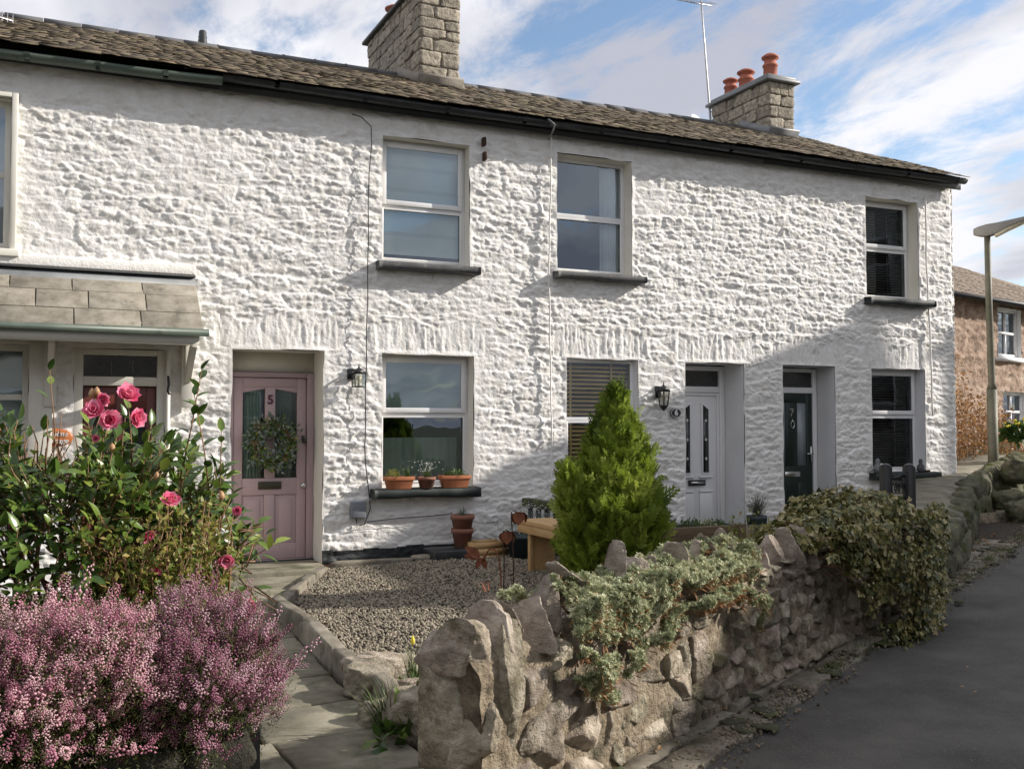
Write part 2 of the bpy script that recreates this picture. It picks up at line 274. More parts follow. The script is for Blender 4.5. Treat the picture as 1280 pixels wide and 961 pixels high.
M = dict(
 wall=mat('white_masonry_paint', [(.66, .64, .59), (.78, .765, .735), (.83, .82, .80)], 6, detail=10, bump=.8, bscale=38, bdist=.012, second=((.47, .455, .40), 3.1, .63, .82), rough=.75),
 plinth=mat('black_masonry_paint', [(.012, .014, .016), (.03, .033, .035)], 5, bump=.4, bscale=50, rough=.65, second=((.12, .13, .12), 5, .6, .8)),
 reveal=mat('cream_paint', [(.66, .635, .56), (.73, .71, .65)], 3, bump=.12, bscale=20, rough=.6, second=((.36, .30, .20), 4, .66, .8)),
 revealw=mat('white_paint', [(.68, .68, .68), (.75, .75, .75)], 3, bump=.12, bscale=20, rough=.6, second=((.5, .48, .44), 3, .66, .85)),
 upvc=mat('white_upvc', [(.74, .74, .74), (.8, .8, .8)], 2, rough=.35, second=((.55, .54, .5), 6, .66, .85)),
 cream=mat('cream_gloss', [(.62, .60, .53), (.70, .68, .61)], 3, rough=.45, bump=.05, bscale=30),
 pink=mat('pink_paint', [(.43, .315, .33), (.47, .35, .365)], 3, rough=.42, bump=.05, bscale=60, second=((.40, .29, .3), 2, .62, .8)),
 pinkd=mat('pink_frame_paint', [(.38, .28, .295), (.42, .31, .325)], 3, rough=.42),
 green=mat('dark_green_door', [(.006, .016, .012), (.012, .024, .018)], 3, rough=.3),
 red=mat('oxblood_paint', [(.10, .022, .016), (.14, .03, .022)], 3, rough=.4),
 black=mat('black_metal', [(.012, .012, .013), (.022, .022, .024)], 8, rough=.4),
 blackp=mat('black_plastic', [(.014, .015, .017), (.03, .032, .034)], 8, rough=.45, second=((.10, .11, .09), 9, .62, .8)),
 gutterg=mat('green_gutter', [(.06, .085, .068), (.10, .125, .10)], 5, rough=.45, second=((.03, .035, .03), 6, .6, .8)),
 chrome=mat('chrome', [(.6, .6, .6), (.7, .7, .7)], 4, rough=.2, metal=1),
 brass=mat('dull_brass', [(.06, .055, .04), (.10, .09, .06)], 12, rough=.5, metal=.6),
 dsill=mat('dark_slate_sill', [(.05, .05, .052), (.10, .10, .10)], 7, rough=.7, bump=.3, bscale=40, second=((.22, .21, .18), 11, .6, .75)),
 bsill=mat('black_painted_sill', [(.010, .016, .016), (.025, .032, .030)], 7, rough=.6, bump=.3, bscale=40),
 slate=mat('weathered_slate', [(.045, .035, .023), (.10, .078, .05), (.185, .145, .09)], 9, rough=.85, bump=.5, bscale=45, rnd=.42, hue=.015, stretch=(1, 1, 2), second=((.26, .20, .10), 5.5, .62, .78)),
 pslate=mat('pale_slate', [(.15, .135, .105), (.245, .22, .175), (.32, .295, .245)], 7, rough=.85, bump=.4, bscale=40, rnd=.16, second=((.09, .085, .07), 6, .58, .75)),
 lead=mat('lead_flashing', [(.13, .14, .145), (.21, .22, .225)], 4, rough=.5, bump=.1, bscale=10),
 ridge=mat('ridge_tile', [(.06, .06, .064), (.10, .10, .10)], 6, rough=.8, bump=.3, bscale=30, second=((.24, .20, .13), 5, .6, .75)),
 cstone=mat('chimney_stone', [(.16, .14, .11), (.32, .28, .22), (.48, .44, .36)], 14, detail=10, rough=.95, bump=1., bscale=26, rnd=.22, bdist=.03, second=((.05, .05, .045), 4, .60, .74)),
 mortar=mat('mortar', [(.20, .18, .15), (.30, .27, .23)], 12, rough=.95, bump=.7, bscale=40),
 terra=mat('terracotta', [(.36, .12, .05), (.48, .18, .085)], 7, rough=.8, bump=.15, bscale=50, second=((.5, .36, .26), 5, .62, .8)),
 terrad=mat('old_terracotta', [(.20, .085, .055), (.29, .13, .09)], 7, rough=.85, bump=.15, bscale=50, second=((.33, .27, .22), 5, .55, .75)),
 chpot=mat('chimney_pot_clay', [(.34, .10, .06), (.45, .155, .10)], 6, rough=.8, bump=.2, bscale=30),
 gstone=mat('garden_limestone', [(.14, .115, .08), (.33, .28, .21), (.54, .48, .39)], 11, detail=10, rough=.95, bump=1., bscale=26, rnd=.28, bdist=.045, hue=.02, second=((.085, .08, .035), 4.2, .54, .68)),
 coping=mat('coping_limestone', [(.16, .13, .10), (.32, .265, .215), (.50, .44, .37)], 9, detail=10, rough=.95, bump=1., bscale=24, rnd=.18, bdist=.045, second=((.09, .095, .05), 4, .62, .75)),
 gdirt=mat('earth_mortar', [(.13, .10, .065), (.30, .24, .165), (.46, .39, .29)], 11, rough=.95, bump=1., bscale=30, bdist=.05, second=((.04, .045, .022), 5, .5, .68)),
 asphalt=mat('asphalt', [(.075, .071, .064), (.115, .109, .099), (.155, .146, .131)], 2.2, detail=10, rough=.92, bump=1., bscale=90, bdist=.02, spec=.3, second=((.24, .225, .20), 95, .57, .70)),
 kerb=mat('kerb_stone', [(.10, .085, .06), (.20, .175, .135), (.28, .25, .20)], 5, rough=.9, bump=.6, bscale=30, rnd=.18, second=((.05, .055, .025), 4, .53, .68)),
 flag=mat('flagstone', [(.11, .098, .068), (.20, .18, .13), (.29, .265, .20)], 3.5, rough=.85, bump=.4, bscale=25, rnd=.14, second=((.06, .065, .03), 3, .52, .68)),
 soil=mat('soil', [(.028, .021, .014), (.06, .045, .03)], 14, rough=.95, bump=1., bscale=40, bdist=.03),
 ground=mat('rough_grass', [(.03, .035, .014), (.07, .075, .03)], 3, rough=.95, bump=1., bscale=20, bdist=.05),
 gravel=mat('gravel', [(.17, .145, .105), (.29, .25, .19)], 30, rough=.85, rnd=.5, hue=.02),
 wood=mat('new_pine', [(.42, .25, .10), (.54, .35, .16)], 5, rough=.6, stretch=(8, 1, 8), bump=.15, bscale=30, second=((.30, .16, .06), 3, .62, .8)),
 oldwood=mat('weathered_sleeper', [(.085, .058, .032), (.16, .11, .06)], 6, rough=.8, stretch=(1, 8, 8), bump=.4, bscale=30, second=((.07, .085, .03), 3, .58, .75)),
 moss=mat('mossy_rail', [(.035, .04, .022), (.075, .075, .04)], 10, rough=.95, bump=.8, bscale=40, second=((.10, .13, .03), 7, .55, .7)),
 dgreen=mat('dark_green_paint', [(.012, .022, .024), (.022, .035, .036)], 6, rough=.5),
 greyb=mat('grey_plastic', [(.15, .165, .19), (.18, .195, .22)], 3, rough=.5),
 rust=mat('rust', [(.13, .04, .018), (.27, .095, .045)], 18, rough=.85, bump=.3, bscale=60),
 rustd=mat('dark_rust', [(.03, .018, .012), (.075, .035, .02)], 25, rough=.9),
 bark=mat('bark', [(.07, .045, .028), (.16, .10, .06)], 16, rough=.9, bump=.5, bscale=60),
 twig=mat('reddish_twig', [(.16, .085, .045), (.27, .15, .08)], 10, rough=.8),
 camleaf=mat('camellia_leaf', [(.03, .065, .012), (.085, .15, .025), (.24, .30, .055)], 2.5, rough=.28, rnd=.55, trans=.22, lo=.25, hi=.85),
 smleaf=mat('small_yellow_leaf', [(.09, .13, .015), (.24, .26, .045), (.34, .24, .07)], 3, rough=.5, rnd=.6, trans=.35, lo=.25, hi=.85),
 petal=mat('pink_petal', [(.74, .10, .22), (.82, .22, .36), (.85, .42, .54)], 30, rough=.5, rnd=.5, trans=.3, lo=.25, hi=.8),
 bud=mat('faded_bud', [(.42, .24, .12), (.60, .38, .20)], 20, rough=.6, rnd=.4, trans=.2),
 heath=mat('heather_pink', [(.46, .16, .25), (.70, .37, .44), (.84, .60, .62)], 8, rough=.6, rnd=.6, trans=.3, lo=.25, hi=.8),
 heathd=mat('heather_mauve', [(.27, .09, .15), (.46, .21, .29), (.64, .42, .48)], 8, rough=.6, rnd=.6, trans=.3, lo=.25, hi=.8),
 needle=mat('heather_needle', [(.035, .05, .012), (.13, .155, .04)], 8, rough=.6, rnd=.6, trans=.2),
 conif=mat('conifer_spray', [(.075, .12, .014), (.24, .32, .035), (.48, .54, .12)], 3.5, rough=.55, rnd=.5, trans=.35, lo=.22, hi=.82),
 ivy=mat('ivy_leaf', [(.04, .055, .014), (.13, .135, .04), (.28, .245, .09), (.42, .36, .20)], 4, rough=.4, rnd=.65, trans=.15, lo=.2, hi=.85),
 sedum=mat('grey_green_succulent', [(.15, .18, .08), (.39, .42, .24), (.62, .60, .40)], 5, rough=.6, rnd=.5, trans=.2, lo=.25, hi=.8),
 deadst=mat('orange_dead_stem', [(.22, .10, .04), (.36, .19, .08)], 12, rough=.8, rnd=.4, trans=.1),
 grass=mat('grass_blade', [(.03, .055, .012), (.07, .12, .025), (.15, .19, .06)], 5, rough=.5, rnd=.6, trans=.3, lo=.25, hi=.8),
 glow=mat('green_leaf', [(.04, .085, .02), (.09, .15, .03)], 5, rough=.5, rnd=.5, trans=.3),
 silver=mat('silver_leaf', [(.13, .16, .13), (.26, .30, .25)], 5, rough=.6, rnd=.5, trans=.2),
 white=mat('white_flower', [(.65, .65, .6), (.8, .8, .75)], 5, rough=.6, rnd=.3, trans=.3),
 purp=mat('dark_purple_leaf', [(.02, .010, .016), (.06, .03, .045)], 5, rough=.5, rnd=.5, trans=.1),
 lav=mat('lavender_grey', [(.07, .075, .055), (.16, .15, .12)], 5, rough=.7, rnd=.5, trans=.2),
 brownl=mat('beech_leaf', [(.15, .065, .02), (.30, .15, .05), (.38, .22, .09)], 5, rough=.6, rnd=.5, trans=.3, lo=.25, hi=.8),
 treel=mat('tree_leaf', [(.02, .032, .01), (.05, .07, .02)], 3, rough=.6, rnd=.5, trans=.2),
 pinkst=mat('pink_sandstone', [(.22, .15, .105), (.38, .27, .20), (.54, .42, .33)], 4, detail=10, rough=.9, bump=1., bscale=18, rnd=.2, bdist=.05, second=((.16, .115, .085), 9, .56, .68)),
 brownsl=mat('brown_slate', [(.13, .10, .075), (.24, .19, .145)], 6, rough=.85, bump=.4, bscale=40, rnd=.2),
 postc=mat('lamp_column', [(.085, .08, .055), (.14, .13, .09)], 5, rough=.6, bump=.2, bscale=40, second=((.055, .065, .025), 3, .5, .7)),
 lampg=mat('lamp_head_grey', [(.17, .16, .15), (.24, .23, .21)], 5, rough=.55),
 diff=mat('lamp_diffuser', [(.5, .45, .33), (.62, .57, .45)], 5, rough=.3),
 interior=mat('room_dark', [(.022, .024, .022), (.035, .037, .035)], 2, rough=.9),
 blind=mat('pale_blind', [(.62, .68, .66), (.70, .76, .73)], 2, rough=.8),
 blindg=mat('green_grey_blind', [(.26, .34, .30), (.32, .40, .36)], 1.5, rough=.8),
 venet=mat('wooden_slat', [(.58, .40, .15), (.70, .52, .22)], 6, rough=.6, rnd=.1),
 dblind=mat('dark_slat', [(.05, .052, .048), (.085, .085, .078)], 6, rough=.5),
 curtain=mat('white_curtain', [(.62, .65, .66), (.72, .75, .75)], 3, rough=.9),
 lowglass=mat('letter_plate_metal', [(.05, .05, .045), (.09, .09, .08)], 12, rough=.4, metal=.5),
 signw=mat('varnished_wood', [(.40, .115, .03), (.52, .18, .06)], 6, rough=.35, stretch=(1, 5, 5)),
 signt=mat('white_lettering', [(.75, .75, .72), (.82, .82, .8)], 5, rough=.5),
 plumt=mat('purple_lettering', [(.07, .015, .035), (.10, .02, .05)], 5, rough=.4),
 obsc=mat('obscured_glass', [(.22, .25, .27), (.30, .33, .35)], 3, rough=.25, spec=.7),
 dkglass=mat('leaded_dark_glass', [(.012, .014, .014), (.03, .032, .03)], 9, rough=.12, spec=.8),
 aluminium=mat('aluminium', [(.35, .35, .36), (.45, .45, .46)], 5, rough=.4, metal=.8),
 roofb=mat('plain_roof', [(.06, .055, .05), (.10, .09, .08)], 4, rough=.9, bump=.4, bscale=14),
 roughcast=mat('grey_roughcast', [(.42, .40, .36), (.52, .50, .46)], 3, rough=.95, bump=.5, bscale=40),
 glass=glassmat('window_glass', (.9, .93, .92), refl=.15), glassd=glassmat('door_glass', (.62, .7, .65), .12),
 lantg=glassmat('lantern_glass', (.85, .85, .8), .12),
 glassn=glassmat('clear_window_glass', (.95, .95, .92), refl=.035),
 mstone=mat('mossy_limestone', [(.045, .045, .025), (.12, .115, .07), (.24, .215, .16)], 8, detail=10, rough=.95, bump=1., bscale=26, rnd=.3, bdist=.04, second=((.07, .08, .02), 4, .5, .62)),
 dstone=mat('shade_dark_stone', [(.03, .028, .02), (.07, .065, .045)], 6, rough=.95, bump=1., bscale=26, rnd=.3, bdist=.04),  # stone colour darkened to stand in for the deep shade under the heathers
 bulb=mat('bulb', [(.6, .55, .4), (.7, .62, .45)], 5, rough=.3),
)
# ------------------------------------------------------------------ ground, lane, paths
D = 10.7
def sheet(poly, z, n=None):
    mb = MB(); mb.add([(x, y, g(x) + z) for x, y in poly], [tuple(range(len(poly)))]); return mb
mb = MB(); xs = np.array([-200, -60, -20, -8, 0, 8, 16, 30, 70, 200.]); X, Y = np.meshgrid(xs, xs); n = len(xs)
Vg = np.stack([X.ravel(), Y.ravel(), g(np.clip(X, -60, 60)).ravel() - .02], 1)
mb.add(Vg, [(j * n + i, j * n + i + 1, (j + 1) * n + i + 1, (j + 1) * n + i) for j in range(n - 1) for i in range(n - 1)])
struct(mb.build('ground', M['ground']))
ld = np.array([.866, .5]); ln = np.array([.5, -.866]); L0 = np.array([2.73, 3.77])
def lanept(t, s): p = L0 + ld * t + ln * s; return (p[0], p[1])
# lane as a slightly uneven grid
def gridsheet(ts, ss, f, z, amp, m, name, sm=True):
    T, S = np.meshgrid(ts, ss); P = np.array([f(a, b) for a, b in zip(T.ravel(), S.ravel())]); nn = len(ts)
    V = np.stack([P[:, 0], P[:, 1], g(np.clip(P[:, 0], -60, 60)) + z + amp * fbm(P[:, 0] * .9, P[:, 1] * .9, 0, 3, 4)], 1)
    b = MB(); b.add(V, [(j * nn + i, j * nn + i + 1, (j + 1) * nn + i + 1, (j + 1) * nn + i) for j in range(len(ss) - 1) for i in range(nn - 1)])
    return struct(b.build(name, m, smooth=sm))
gridsheet(np.concatenate([np.arange(-30, -6, 2), np.arange(-6, 14, .12), np.arange(14, 60, 2)]), np.arange(-.02, 4.2, .14), lanept, .004, .018, M['asphalt'], 'lane')
gridsheet(np.arange(-30, 60, .8), np.arange(4.22, 5.6, .3), lanept, .05, .02, M['ground'], 'verge')
struct(sheet([(-6, 2.6), (1.6, 3.3), (13, 9.6), (13, 10.72), (-6, 10.72)], .0).build('garden_soil', M['soil']))
# gravel bed
gpoly = [(1.78, 6.1), (1.84, 8.27), (2.62, 10.28), (7.3, 10.3), (7.3, 7.3), (3.2, 5.2)]
struct(sheet(gpoly, .035).build('gravel_base', M['soil']))
def inpoly(x, y, P):
    r = np.zeros(len(x), bool); j = len(P) - 1
    for i in range(len(P)):
        xi, yi = P[i]; xj, yj = P[j]
        c = ((yi > y) != (yj > y)) & (x < (xj - xi) * (y - yi) / (yj - yi + 1e-12) + xi); r ^= c; j = i
    return r
mb = MB()
nst = 64000; px = rng.uniform(1.7, 7.3, nst); py = rng.uniform(5.2, 10.3, nst)
ok = inpoly(px, py, gpoly) & (px < 6.3); px, py = px[ok], py[ok]; k = len(px)
for s_ in range(5):
    q = slice(s_ * k // 5, (s_ + 1) * k // 5); kk = len(px[q])
    P = np.stack([px[q], py[q], g(px[q]) + .040 + rng.uniform(0, .012, kk) + .012 * fbm(px[q] * 1.5, py[q] * 1.5, 0, 2)], 1)
    S = rng.uniform(.007, .016, kk)[:, None] * rng.uniform(.6, 1.15, (kk, 3)); scatter(mb, blobT(s_, 2), P, frames(randu(kk), randu(kk)), S)
tag(mb.build('gravel', M['gravel']), 'grey brown loose gravel covering the front garden bed', 'gravel', kind='stuff')
# path of flagstones
def slabs(name, cells, z, th, m, seed, jit=.015, lift=.008):
    r = np.random.default_rng(seed); b = MB()
    for poly in cells:
        c = np.mean(poly, 0); P = []
        for i in range(len(poly)):
            a = np.array(poly[i]); e_ = np.array(poly[(i + 1) % len(poly)])
            for t in np.linspace(0, 1, 7)[:-1]:
                p = a + (e_ - a) * t; p = c + (p - c) * (1 - .012 / max(np.linalg.norm(p - c), .05)); P.append(p + r.normal(0, jit * .25, 2))
        P = np.array(P); dz = r.uniform(-lift, lift); tl = r.normal(0, .012, 2); n_ = len(P)
        Z = g(P[:, 0]) + z + dz + (P - c) @ tl
        In = c + (P - c) * .965
        V = np.concatenate([np.c_[P, Z - th], np.c_[P, Z - .008], np.c_[In, Z]])
        F = [(i, (i + 1) % n_, (i + 1) % n_ + n_, i + n_) for i in range(n_)] + [(i + n_, (i + 1) % n_ + n_, (i + 1) % n_ + 2 * n_, i + 2 * n_) for i in range(n_)] + [tuple(range(2 * n_, 3 * n_))]
        b.add(V, F, r.random())
    return b.build(name, m)
cells = []
rr = np.random.default_rng(3); ys = [3.2, 3.75, 4.3, 4.95, 5.5, 6.1, 6.75, 7.3, 7.95, 8.5, 9.1, 9.72]
def pl(y): return .25 + .10 * (y - 3.2)
def pr(y): return 1.62 if y < 6.2 else (1.64 + (y - 6.2) * .045 if y < 8.3 else 1.74 + (y - 8.3) * .36)
for a, b_ in zip(ys[:-1], ys[1:]):
    ns = rr.integers(2, 4); cu = np.sort(np.concatenate([[0, 1], np.linspace(0, 1, ns + 1)[1:-1] + rr.uniform(-.12, .12, ns - 1)])); cl = cu + np.r_[0, rr.uniform(-.06, .06, ns - 1), 0]
    for i in range(ns):
        A = lambda u, y: (pl(y) + (pr(y) - pl(y)) * u, y)
        cells.append([A(cu[i], a), A(cu[i + 1], a), A(cl[i + 1], b_), A(cl[i], b_)])
struct(sheet([(-.2, 2.9), (1.66, 2.9), (1.66, 6.2), (1.77, 8.3), (2.5, 9.75), (.9, 9.75)], .012).build('path_bed', M['soil']))
struct(slabs('path', cells, .045, .03, M['flag'], 5))
# steps at the pink door
def step(x0, x1, y0, y1, z0, z1, lab):
    b = MB(); b.box(x0, x1, y0, y1, z0, z1, .4); o = b.build('doorstep', M['flag'], bevel=.015); return tag(o, lab, 'step')
step(1.55, 2.66, 9.75, 10.25, -.02, .085, 'low worn stone slab step at the end of the flagged path below the pink door')
step(1.74, 2.72, 10.25, 10.99, .0, .135, 'narrow mossy stone threshold step directly under the pink front door')
# kerb along the gravel
r5 = np.random.default_rng(12)
def edging(p0, p1, n, w_, h, lab, group, z=-.03):
    p0, p1 = np.array(p0), np.array(p1); d = (p1 - p0) / n; a = math.atan2(d[1], d[0]); ln_ = np.linalg.norm(d)
    for i in range(n):
        c = p0 + d * (i + .5); m_ = MB(); rock(m_, (c[0], c[1], g(c[0]) + z + h / 2), (ln_ / 2 * 1.02, w_ / 2, h / 2), rotm(r5.normal(0, .02), r5.normal(0, .02), a + r5.normal(0, .03)), r5.integers(1e6), k=14, rough=.03, cuts=2, cut=(1.0, 1.15), fine=.003)
        tag(m_.build('edging_stone', M['kerb'], smooth=False), lab(i), 'kerb stone', group)
pos = ['nearest the gate', 'second from the gate', 'third from the gate', 'fourth from the gate', 'halfway along the path', 'just past the bend']
edging((1.70, 5.2), (1.74, 8.27), 3, .10, .22, lambda i: 'mossy edging stone between path and gravel, ' + ['nearest the garden wall', 'middle one of the straight run', 'last one before the bend'][i], 'edging stones beside the path')
edging((1.75, 8.3), (2.66, 10.25), 2, .09, .15, lambda i: 'pale edging stone angled towards the pink door, ' + ['starting at the bend', 'ending at the step'][i], 'edging stones beside the path')
edging((2.75, 10.36), (7.2, 10.38), 5, .12, .10, lambda i: 'low stone strip along the foot of the black plinth, ' + ['beside the doorstep', 'second from the doorstep', 'below the terracotta pot', 'beside the bench end', 'beyond the bench'][i], 'edging stones under the plinth', z=0)
# stone strip between wall and lane
cells = []
for row in (0, 1):
    t = -3.0
    while t < 8.2:
        l_ = rr.uniform(.3, .62); a, b_ = (-.46, -.22) if row == 0 else (-.215, -.01)
        wob = .012 * math.sin(t * 5)
        cells.append([lanept(t, a), lanept(t, b_ + wob), lanept(t + l_, b_ + wob), lanept(t + l_, a)][::-1]); t += l_ + .005
struct(slabs('kerb', cells, .028, .05, M['kerb'], 9, jit=.03, lift=.014))
# ------------------------------------------------------------------ terrace facade relief
def worley(u, v, seed, jit=.85):
    iu, iv = np.floor(u).astype(np.int64), np.floor(v).astype(np.int64); f1 = np.full(u.shape, 9.); f2 = np.full(u.shape, 9.); ia = np.zeros(u.shape, np.int64); ib = np.zeros(u.shape, np.int64); du = np.zeros(u.shape); dv = np.zeros(u.shape)
    for a in (-1, 0, 1):
        for b in (-1, 0, 1):
            ca, cb = iu + a, iv + b; z0 = np.zeros_like(ca)
            pu = ca + .5 + (_h(ca, cb, z0, seed) - .5) * jit + .5 * (cb & 1); pv = cb + .5 + (_h(ca, cb, z0 + 1, seed) - .5) * jit * .75
            # rows are staggered, so also test the shifted neighbour
            for sft in (0, -1):
                pu_ = pu + sft if sft else pu
                if sft: 
                    ca2 = ca - 1; pu_ = ca2 + .5 + (_h(ca2, cb, z0, seed) - .5) * jit + .5 * (cb & 1); pv_ = cb + .5 + (_h(ca2, cb, z0 + 1, seed) - .5) * jit * .75
                else: ca2 = ca; pv_ = pv
                if sft and a != -1: continue
                ddu, ddv = u - pu_, v - pv_; d = np.maximum(np.abs(ddu) * .82, np.abs(ddv)) * .55 + np.hypot(ddu, ddv) * .45
                m = d < f1; f2 = np.where(m, f1, np.minimum(f2, d)); f1 = np.where(m, d, f1); ia = np.where(m, ca2, ia); ib = np.where(m, cb, ib); du = np.where(m, ddu, du); dv = np.where(m, ddv, dv)
    return f1, f2, ia, ib, du, dv
def rubble(x, z, seed, rowh=.125, ln_=.33, amp=1.):
    zw = z + .05 * fbm(x * .9, z * .9, 0, 2, seed) + .016 * vn(x * 7, z * 7, 0, seed + 3) + .007 * vn(x * 19, z * 19, 0, seed + 4)
    xw = x + .05 * fbm(x * 2, z * 3., 0, 3, seed + 7) + .012 * vn(x * 15, z * 15, 0, seed + 8)
    h = 0
    big = sstep((fbm(x * 1.1, z * 1.3, 5, 2, seed + 90) + .25) / .5)
    for (k, sx, sz, am) in ((0, ln_ * 1.25, rowh * 1.25, .62), (1, ln_ * .62, rowh * .66, .42)):
        f1, f2, ia, ib, du, dv = worley(xw / sx + k * 13.3, zw / sz + k * 7.7, seed + k * 50)
        zz0 = np.zeros_like(ia); R_ = lambda q: _h(ia, ib, zz0 + 2 + q, seed + k * 50)
        edge = np.clip((f2 - f1) / (.13 if k == 0 else .18), 0, 1) ** .8
        top = .35 + .65 * R_(0) + (R_(1) - .5) * 1.3 * du + (R_(2) * .9 + .15) * 1.5 * dv - .5 * np.abs(dv * (R_(3) - .2) + du * (R_(4) - .5)) * 2
        # a sharp break across some stones
        brk = du * (R_(5) - .5) + dv * (R_(6) - .5) + .1 * (R_(7) - .5); top = top - .35 * (brk > 0) * sstep(np.abs(brk) / .05) * (R_(8) > .45)
        h = h + edge * top * am * (big * .8 + .35 if k == 0 else 1.15 - .6 * big) * .028
    crag = fbm(x * 16, z * 24, 0, 4, seed + 20); ridg = 1 - np.abs(fbm(x * 11, z * 17, 0, 4, seed + 30)) * 2.2
    h = h * (1 + .35 * crag) + .007 * crag + .008 * ridg
    return h * amp
OPEN = [ # x0,x1,z0,z1,depth
 ('hd', .28, 1.13, -.1, 2.345, .10), ('hw', -1.3, -.10, .85, 2.36, .12), ('hu', -1.3, -.29, 3.27, 4.70, .12),
 ('d5', 1.773, 2.745, -.1, 2.39, .42), ('w5u', 3.375, 4.431, 3.40, 4.805, .18), ('w5l', 3.387, 4.485, .905, 2.386, .20),
 ('w6u', 5.548, 6.602, 3.42, 4.85, .20), ('w6l', 5.672, 6.679, .90, 2.397, .12), ('d6', 7.363, 8.287, -.1, 2.393, .42),
 ('d7', 8.913, 9.813, -.1, 2.391, .36), ('w7u', 10.393, 11.393, 3.37, 4.79, .22), ('w7l', 10.467, 11.48, .93, 2.385, .2)]
OP = {o[0]: o[1:] for o in OPEN}
HX = [-3.2, 1.66, 5.50, 8.54, 12.11]
def cuts_(a, b, step_, pts):
    c = sorted(set([a, b] + [p for p in pts if a < p < b])); r = []
    for u, v in zip(c[:-1], c[1:]): r += list(np.linspace(u, v, max(1, int(round((v - u) / step_))), endpoint=False))
    return np.array(r + [b])
PLT = lambda x: .255 + .009 * (x - 2.7)
ZT = 5.12
def facade(i, step_=.0118):
    x0, x1 = HX[i], HX[i + 1]
    if i == 0: xs = np.concatenate([cuts_(-3.2, -.6, .05, [-1.3]), cuts_(-.6, x1, step_, [o[j] for o in OPEN for j in (1, 2)])[1:]])
    else: xs = cuts_(x0, x1, step_, [o[j] for o in OPEN for j in (1, 2)])
    zs = cuts_(-.1, ZT, step_, [o[j] for o in OPEN for j in (3, 4)])
    X, Z = np.meshgrid(xs, zs); sh = X.shape; x, z = X.ravel(), Z.ravel()
    h = rubble(x, z, 11)
    # long upright lintel stones over the ground-floor openings
    hl = rubble(z * 1. + 3, x * 1. + 9, 23, .10, .9, .62)
    hs = rubble(x, z, 11, amp=.35) * .5 + .012
    sm = np.zeros_like(x)
    for o in OPEN:
        if o[0] in ('d5', 'w5l', 'w6l', 'd6', 'd7', 'w7l'):
            a = sstep((x - o[1] + .22) / .08) * sstep((o[2] + .22 - x) / .08) * sstep((z - o[4] + .0) / .03) * sstep((o[4] + .36 + .05 * np.sin(x * 9) - z) / .05); sm = np.maximum(sm, a)
    h = h * (1 - sm) + hl * sm
    # broad areas where many paint coats / render have filled the joints
    fill = sstep((fbm(x * .9 + 4, z * .9, 0, 3, 77) - .12) / .3) * .6; fill = np.maximum(fill, sstep((z - 4.78) / .12) * .45)
    fill = np.maximum(fill, sstep((10.4 - x) / -.2) * sstep((2.6 - z) / .3) * .35)
    h = h * (1 - fill) + (.35 * h + .012) * fill
    h += .012 * fbm(x * .7, z * .7, 0, 2, 55)
    for o in OPEN:   # calm the arris next to openings
        dx = np.maximum(np.maximum(o[1] - x, x - o[2]), 0); dz_ = np.maximum(np.maximum(o[3] - z, z - o[4]), 0); d = np.hypot(dx, dz_)
        k = sstep(d / .05); h = h * k + .018 * (1 - k)
    y = D - np.clip(h, -.01, .09)
    if i == 3:  # rounded outer corner
        k = sstep((x - 12.01) / .10); y = y * 1 + k * .03
    # openings edges wander a little
    V = np.stack([x, y, z], 1)
    for o in OPEN:
        for (ea, sgn) in ((o[1], 1), (o[2], -1)):
            m = (np.abs(x - ea) < 1e-6) & (z > o[3]) & (z < o[4]); V[m, 0] += sgn * (.006 + .010 * vn(z[m] * 6, ea, 0, 9))
        m = (np.abs(z - o[4]) < 1e-6) & (x > o[1]) & (x < o[2]); V[m, 2] += -.004 + .010 * vn(x[m] * 5, o[4], 0, 9)
    nx = len(xs); ii, jj = np.meshgrid(np.arange(nx - 1), np.arange(len(zs) - 1)); ii, jj = ii.ravel(), jj.ravel()
    cx = (xs[ii] + xs[ii + 1]) / 2; cz = (zs[jj] + zs[jj + 1]) / 2; keep = np.ones(len(ii), bool)
    for o in OPEN: keep &= ~((cx > o[1]) & (cx < o[2]) & (cz > o[3]) & (cz < o[4]))
    isp = cz < PLT(cx) + .012 * vn(cx * 4, cz * 4, 0, 4)
    if i == 0: isp &= cx > 1.2
    F = np.stack([jj * nx + ii, jj * nx + ii + 1, (jj + 1) * nx + ii + 1, (jj + 1) * nx + ii], 1)
    def sub(mask):
        f = F[mask]; u, inv = np.unique(f.ravel(), return_inverse=True); b = MB(); b.arr(V[u], inv, np.full(len(f), 4), .5); return b
    return sub(keep & ~isp), sub(keep & isp)
HLAB = ['white stone cottage with slate porch canopy and dark red door at the left',
        'white stone cottage with the pink front door and tall stone chimney',
        'white stone cottage with white plastic door and wooden slatted ground floor blind',
        'white stone end cottage with dark green front door at the right end of the terrace']
HC = []
